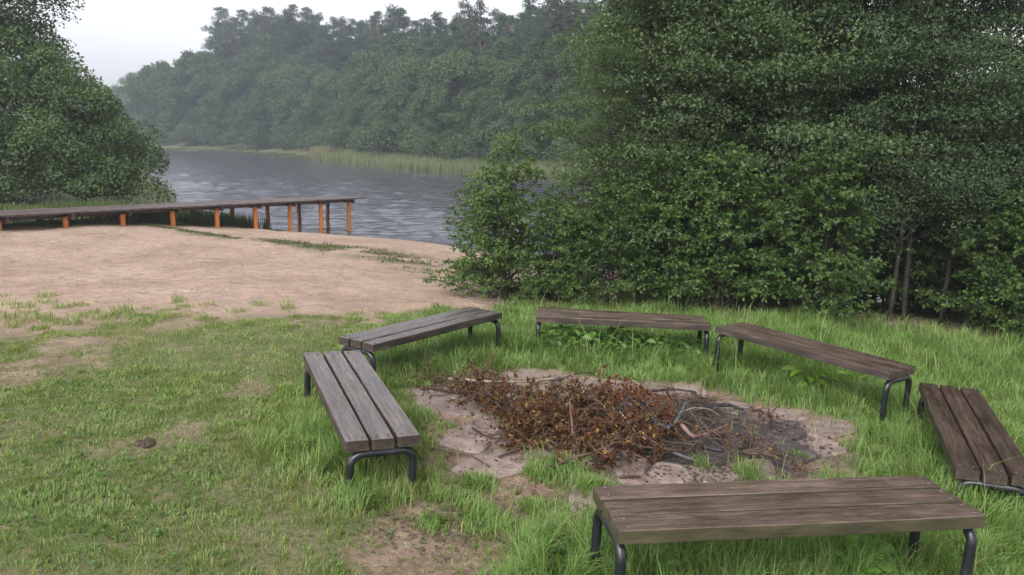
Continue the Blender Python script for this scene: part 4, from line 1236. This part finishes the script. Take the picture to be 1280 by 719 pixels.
HEAP = 'dry leafy branches heaped on the fire pit'
def heap_h(x, y):
    return 0.15 * math.exp(-((x - 0.75) / 0.72) ** 2 - ((y - 5.85) / 0.55) ** 2)
for i in range(26):
    px, py = rb.normal(745, 70), rb.normal(528, 21)
    px = min(max(px - 18, 600), 805)
    q = at_z(px, py, 0.06)
    az = rb.uniform(0, 6.28) if i % 3 else math.pi + rb.normal(0, 0.5)
    z = gz(q[0], q[1]) + 0.02 + heap_h(q[0], q[1]) * rb.uniform(0.1, 1.0)
    ln_ = rb.uniform(0.45, 0.85)
    q2 = (q[0] - math.cos(az) * ln_ * 0.5, q[1] - math.sin(az) * ln_ * 0.5, z)
    dead_branch(rb, q2, az, ln_, rb.uniform(0.05, 0.35), M_DEADLEAF2 if i % 3 == 0 else M_DEADLEAF, 430, group=HEAP,
                label='rust-red leafy dead branch in the brushwood heap' if i % 3 == 0 else 'brown leafy dead branch in the brushwood heap', ntw=26)
for i in range(9):
    q = at_z(rb.uniform(535, 650), rb.uniform(478, 505), 0.05)
    az = math.pi + rb.normal(0, 0.5)
    dead_branch(rb, (q[0], q[1], gz(q[0], q[1]) + 0.03), az, rb.uniform(0.3, 0.55), rb.uniform(0.0, 0.25), M_DEADLEAF2 if i % 4 == 0 else M_DEADLEAF, 110, group=HEAP,
                label='dry purplish brown branch of the heap trailing towards the lawn', ntw=20, leaf=(0.012, 0.032))
for i in range(12):
    q = at_z(rb.uniform(800, 935), rb.uniform(488, 560), 0.08)
    dead_branch(rb, (q[0], q[1], gz(q[0], q[1]) + 0.04 + 0.5 * heap_h(q[0], q[1])), rb.uniform(0, 6.28), rb.uniform(0.3, 0.6), rb.uniform(0.0, 0.45), M_DEADLEAF, 14 if i % 2 else 0, group='bare twiggy branches on the ashes',
                label='bare dark twiggy branch lying over the ashes', ntw=18, name='bare_branch')
def stick(name, label, pxs, zs, r, mat, cat='stick', knots=True, group=None):
    P = np.array([np.append(at_z(px, py, z)[:2], 0) for (px, py), z in zip(pxs, zs)])
    for k, z in enumerate(zs): P[k, 2] = gz(P[k, 0], P[k, 1]) + z
    base = P[0].copy(); P = P - base
    # resample smooth
    m = 4 * (len(P) - 1) + 1
    Q = np.stack([np.interp(np.linspace(0, 1, m), np.linspace(0, 1, len(P)), P[:, k]) for k in range(3)], 1)
    Q[1:-1] = (Q[:-2] + 2 * Q[1:-1] + Q[2:]) / 4
    rngs = np.random.default_rng(len(label) + m)
    a = Acc(); a.tube(Q, np.linspace(r, r * 0.7, m) * rngs.uniform(0.78, 1.2, m), 9)
    o = link(name, a.mesh(name, mat, True), None, base)
    tag(o, label, cat, group)
stick('charred_log', 'glossy black charred log end poking out of the right side of the heap', [(800, 500), (810, 514), (822, 524), (834, 529)], [0.21, 0.20, 0.19, 0.17], 0.030, M_CHAR, 'log')
stick('charred_log', 'grey half-burnt stick forked against the glossy charred log', [(834, 530), (845, 522), (852, 510), (858, 497)], [0.17, 0.19, 0.21, 0.24], 0.017, M_ASHWOOD, 'log')
stick('peeled_stick', 'reddish peeled stick bent in a V beside the charred log', [(852, 525), (866, 541), (886, 536), (910, 526)], [0.17, 0.12, 0.11, 0.10], 0.017, M_REDSTICK)
stick('pale_stick', 'long pale bare stick lying along the back edge of the heap', [(560, 478), (610, 479), (660, 477), (700, 470)], [0.05, 0.06, 0.06, 0.05], 0.014, M_PALESTICK)
stick('charred_stick', 'black charred stick lying at the back of the heap on pale slabs', [(690, 480), (715, 487), (745, 487), (790, 490)], [0.05, 0.05, 0.06, 0.07], 0.014, M_CHAR)
stick('charred_stick', 'thin black stick curving up to the back rim of the paving', [(686, 476), (700, 474), (720, 463), (740, 461)], [0.05, 0.06, 0.03, 0.03], 0.008, M_CHAR)
stick('charred_stick', 'short black stick leaning upright behind the charred log', [(842, 500), (838, 492), (833, 482)], [0.15, 0.2, 0.27], 0.008, M_CHAR)
stick('charred_stick', 'crooked black twig running over bare slabs towards the lawn bench', [(590, 540), (605, 548), (622, 552), (640, 548)], [0.015, 0.02, 0.015, 0.015], 0.007, M_CHAR)
stick('charred_stick', 'thin dark twig on the bare slabs below the crooked twig', [(535, 570), (560, 573), (590, 577), (612, 590)], [0.012, 0.014, 0.014, 0.012], 0.006, M_TWIG)
stick('bent_twig', 'pale bent twig arching over the charred log', [(848, 512), (865, 504), (885, 505), (900, 514)], [0.18, 0.22, 0.21, 0.15], 0.005, M_PALESTICK)
stick('bent_twig', 'upright reddish twig standing in the brown heap', [(716, 545), (714, 520), (712, 498)], [0.16, 0.22, 0.28], 0.007, M_REDSTICK)
stick('bent_twig', 'pale thin twig slanting down the front of the heap', [(775, 512), (790, 530), (800, 550)], [0.26, 0.2, 0.12], 0.005, M_PALESTICK)
stick('peeled_stick', 'short rust-coloured stick at the front rim under the heap', [(775, 600), (790, 597), (800, 598)], [0.02, 0.03, 0.02], 0.010, M_TWIG)
stick('charred_stick', 'thick black charred branch lying across the ashes', [(868, 508), (890, 500), (912, 497), (930, 503)], [0.07, 0.08, 0.07, 0.05], 0.019, M_CHAR)
stick('charred_stick', 'short black charred stump beside the peeled stick', [(880, 552), (892, 556), (903, 558)], [0.03, 0.03, 0.03], 0.020, M_CHAR)
stick('charred_stick', 'black charred branch at the back of the ashes pointing at the slanting bench', [(780, 482), (810, 485), (845, 480), (870, 484)], [0.05, 0.06, 0.07, 0.06], 0.013, M_CHAR)
stick('charred_stick', 'grey burnt stick sticking out of the ashes towards the front bench', [(840, 560), (858, 568), (880, 574)], [0.06, 0.04, 0.03], 0.012, M_ASHWOOD)
def scatter_bits(name, label, cat, n, cx, cy, rx, ry, smin, smax, mat, seed, flat=0.6, longf=1.0):
    rng = np.random.default_rng(seed)
    a = rng.uniform(0, 6.28, n); r = np.sqrt(rng.random(n)) * np.clip(rng.normal(0.8, 0.25, n), 0, 1.3)
    x, y = cx + rx * r * np.cos(a), cy + ry * r * np.sin(a)
    z = ground_z(x, y)
    s = rng.uniform(smin, smax, n) * rng.uniform(0.5, 1.2, n)
    oct_ = np.array([(1, 0, 0), (-1, 0, 0), (0, 1, 0), (0, -1, 0), (0, 0, 1), (0, 0, -1)], float)
    Fo = np.array([(0, 2, 4), (2, 1, 4), (1, 3, 4), (3, 0, 4), (2, 0, 5), (1, 2, 5), (3, 1, 5), (0, 3, 5)])
    th = rng.uniform(0, 6.28, n)
    V = oct_[None] * rng.uniform(0.6, 1.3, (n, 6, 1)) * s[:, None, None] * np.array([longf, 1, flat])
    c, sn = np.cos(th)[:, None], np.sin(th)[:, None]
    X = V[..., 0] * c - V[..., 1] * sn; Y = V[..., 0] * sn + V[..., 1] * c
    V = np.stack([X + x[:, None], Y + y[:, None], V[..., 2] + (z + 0.012)[:, None]], -1).reshape(-1, 3)
    F = (np.arange(n)[:, None, None] * 6 + Fo[None]).reshape(-1, 3)
    tag(link(name, np_mesh(name, V, [F], mat)), label, cat, kind='stuff')
scatter_bits('charcoal_bits', 'black charcoal crumbs and grey ash beside the brushwood heap', 'charcoal', 6500, 1.45, 5.8, 0.98, 0.85, 0.004, 0.014, M_CHARBITS, 1, 0.5, 1.6)
scatter_bits('twig_litter', 'broken brown twigs strewn over the paving', 'litter', 3600, 1.1, 5.85, 1.5, 1.2, 0.002, 0.0045, M_TWIG, 2, 0.8, 8.0)
scatter_bits('leaf_litter', 'loose brown leaf crumbs strewn over paving and worn soil', 'litter', 1600, 0.8, 5.7, 1.7, 1.5, 0.006, 0.016, M_DEADLEAF, 3, 0.3, 1.4)
scatter_bits('soil_crumbs', 'small soil crumbs and chips on the worn patch by the lawn bench', 'litter', 900, -0.35, 4.1, 0.6, 0.5, 0.003, 0.011, M_TWIG, 4, 0.5, 1.8)
q = at_z(182, 575, 0.05)
scatter_bits('earth_clod', 'small dark earthy clod lying alone in the lawn', 'clod', 60, q[0], q[1], 0.07, 0.06, 0.015, 0.03, M_SOILCLOD, 5, 0.8)
# flotsam on the beach; the dark crumbs also stand in for shade in dents
scatter_bits('beach_litter_and_shade', 'dark leaf and bark crumbs and painted-in dent shade scattered over the sand', 'litter', 1300, -5.0, 15.5, 7.0, 6.5, 0.004, 0.014, M_TWIG, 6, 0.3, 2.2)

wn_ = 9000
wxs = rr.uniform(_al[0, 0], -0.6, wn_); wys = np.interp(wxs, _al[:, 0], _al[:, 1]) + rr.normal(0, 1, wn_) * (0.12 + 0.5 * sstep(-6, -1, wxs))
kp = fbm(wxs * 2.2, wys * 3.0, 24, 3) > 0.52
reed_patch('beach_weed', 'ragged line of low green weeds along the old waterline on the sand', 'weeds', 8, np.stack([wxs, wys], 1)[kp], 0.012, 0.05, 0.02, 0.1, 0.7, M_DARKGRASS)

# ------------------------------------------------------------------ tufts on the sand
def tuft_mesh(seed, n, h, spread):
    rng = np.random.default_rng(seed)
    P = np.stack([np.clip(rng.normal(0, spread, n), -1.3 * spread, 1.3 * spread) for _ in range(2)] + [np.full(n, -0.01)], 1)
    V, Fs, dr = blades(rng, P, rng.uniform(0.4, 1.1, n) * h, rng.uniform(0.005, 0.010, n), rng.uniform(0.1, 0.9, n), np.clip(rng.normal(0.35, 0.25, n), 0, 1))
    return np_mesh('grass_tuft', V, Fs, M_GRASS, False, {'dry': dr})
TU = [tuft_mesh(1, 90, 0.13, 0.085), tuft_mesh(2, 60, 0.09, 0.07), tuft_mesh(3, 60, 0.20, 0.055)]
for i, (px, py, k, s) in enumerate(((60, 375, 0, 1), (58, 385, 1, 1.2), (222, 383, 2, .9), (232, 390, 0, .8), (260, 388, 1, 1), (297, 397, 1, 1), (322, 387, 1, .7), (359, 390, 2, 1), (98, 388, 1, 1), (30, 392, 0, 1), (78, 392, 0, .9),
                                    (208, 405, 0, 1.0), (155, 398, 2, 1.2), (45, 405, 0, 1), (130, 405, 0, 1), (15, 385, 1, 1.0), (100, 402, 1, 1.2), (8, 405, 0, 1.1), (20, 412, 1, 1.2), (62, 408, 2, .9), (88, 412, 0, 1.1), (118, 396, 1, .9), (140, 414, 0, .9), (172, 402, 1, 1.1), (190, 410, 0, .9), (228, 402, 1, 1), (252, 406, 0, .8), (36, 398, 1, .9), (5, 372, 1, .8), (48, 420, 1, 1), (300, 408, 1, .8), (182, 392, 1, .7))):
    p = at_z(px, py, 0.05)
    o = link('grass_tuft', TU[k], None, (p[0], p[1], gz(p[0], p[1]))); o.scale = (s, s, s); o.rotation_euler = (0, 0, i * 1.7)
    tag(o, ('small bushy grass tuft growing alone in the bare sand by the lawn edge', 'low flat grass tuft growing alone in the bare sand by the lawn edge', 'tall thin grass tuft growing alone in the bare sand by the lawn edge')[k], 'grass', 'grass tufts on the sand')

# ------------------------------------------------------------------ weeds and ferns
def weed_mesh(seed, n, size, h, spread, mat, ratio=0.7):
    rng = np.random.default_rng(seed)
    a = Acc()
    LP, LD, LN, LL = [], [], [], []
    for i in range(n):
        az = rng.uniform(0, 6.28); b = rng.normal(0, spread, 2)
        hh = h * rng.uniform(0.4, 1.0)
        C = curve((b[0], b[1], -0.02), (math.cos(az) * 0.4, math.sin(az) * 0.4, 1), hh, 4, rng, 0.15, 0.08)
        a.tube(C, 0.0028, 3, False)
        LP.append(C[-1]); LD.append((math.cos(az), math.sin(az), rng.uniform(-0.3, 0.3))); LN.append(rng.normal(0, 0.25, 3) + [0, 0, 1]); LL.append(size * rng.uniform(0.6, 1.2))
    V, Fc = leaf_faces(np.array(LP), np.array(LD), np.array(LN), np.array(LL), np.array(LL) * ratio, 0.12, True, 0.2)
    return a.mesh('stalks', mat), np_mesh('leaves', V, [Fc], mat)
def put_weed(name, label, group, x, y, st, lv, rz, s):
    root = empty(name, (x, y, gz(x, y)), rz); root.scale = (s, s, s); tag(root, label, 'weed', group)
    tag(child('stalks', st, root), kind='stuff'); tag(child('leaves', lv, root), kind='stuff')
WS, WLv = weed_mesh(1, 60, 0.095, 0.30, 0.10, M_WEED)
for i, (px, py, s) in enumerate(((695, 440, 1.0), (720, 442, 1.1), (745, 440, 0.9), (770, 440, 1.1), (800, 440, 1.0), (828, 442, .9), (860, 440, .9))):
    p = at_z(px, py, -0.03)
    put_weed('broadleaf_weed', 'leafy broad-leaved weed growing under the bench set sideways', 'broad-leaved weeds under the sideways bench', p[0], p[1], WS, WLv, i * 2.1, s)
WS2, WL2 = weed_mesh(2, 26, 0.15, 0.26, 0.05, M_LIMELEAF, 0.6)
p = at_z(1016, 482, -0.1)
put_weed('lime_weed', 'bright yellow-green weed glowing under the slanting bench', None, p[0], p[1], WS2, WL2, 0, 1.0)
WS3, WL3 = weed_mesh(3, 12, 0.07, 0.26, 0.03, M_WEED, 0.35)
p = at_z(1175, 448, -0.2)
put_weed('upright_weed', 'small upright weed in the grass beyond the slanting bench', None, p[0], p[1], WS3, WL3, 0, 1.0)

def fern_mesh(seed, nf, L):
    rng = np.random.default_rng(seed); a = Acc(); P, D, Nn, LL = [], [], [], []
    for i in range(nf):
        az = i * 2.4 + rng.normal(0, .3)
        C = curve((0, 0, -0.01), (math.cos(az) * 0.55, math.sin(az) * 0.55, 1), L * rng.uniform(0.7, 1.1), 10, rng, 0.35, 0.04)
        a.tube(C, np.linspace(0.0026, 0.001, len(C)), 3, False)
        for u in np.linspace(0.18, 0.98, 20):
            q = np.array([np.interp(u, np.linspace(0, 1, len(C)), C[:, k]) for k in range(3)])
            k = min(int(u * 10), 9); t = unit(C[k + 1] - C[k]); s = unit(np.cross(t, [0, 0, 1]))
            for sg in (-1, 1):
                P.append(q); D.append(s * sg + t * 0.35 + np.array([0, 0, -0.1])); Nn.append(np.cross(s, t) + rng.normal(0, .12, 3)); LL.append(L * 0.30 * math.sin(math.pi * min(1, 0.15 + 0.85 * (1 - u) ** 0.8)) + 0.008)
    LL = np.array(LL)
    V, Fc = leaf_faces(np.array(P), np.array(D), np.array(Nn), LL, np.full(len(LL), 0.008), 0.05, True, 0.15)
    return a.mesh('stalks', M_FERN), np_mesh('fronds', V, [Fc], M_FERN)
FS, FL = fern_mesh(1, 8, 0.27)
FS2, FL2 = fern_mesh(2, 6, 0.20)
for i, (px, py, k) in enumerate(((815, 730, 1), (1075, 722, 0), (1125, 716, 1))):
    p = at_z(px, py, 0.0)
    root = empty('fern', (p[0], p[1], gz(p[0], p[1])), i * 1.3)
    tag(root, 'green fern growing under the mossy-edged bench' if k == 0 else 'smaller green fern growing under the mossy-edged bench', 'fern', 'ferns under the mossy-edged bench')
    tag(child('stalks', (FS, FS2)[k], root), kind='stuff'); tag(child('fronds', (FL, FL2)[k], root), kind='stuff')
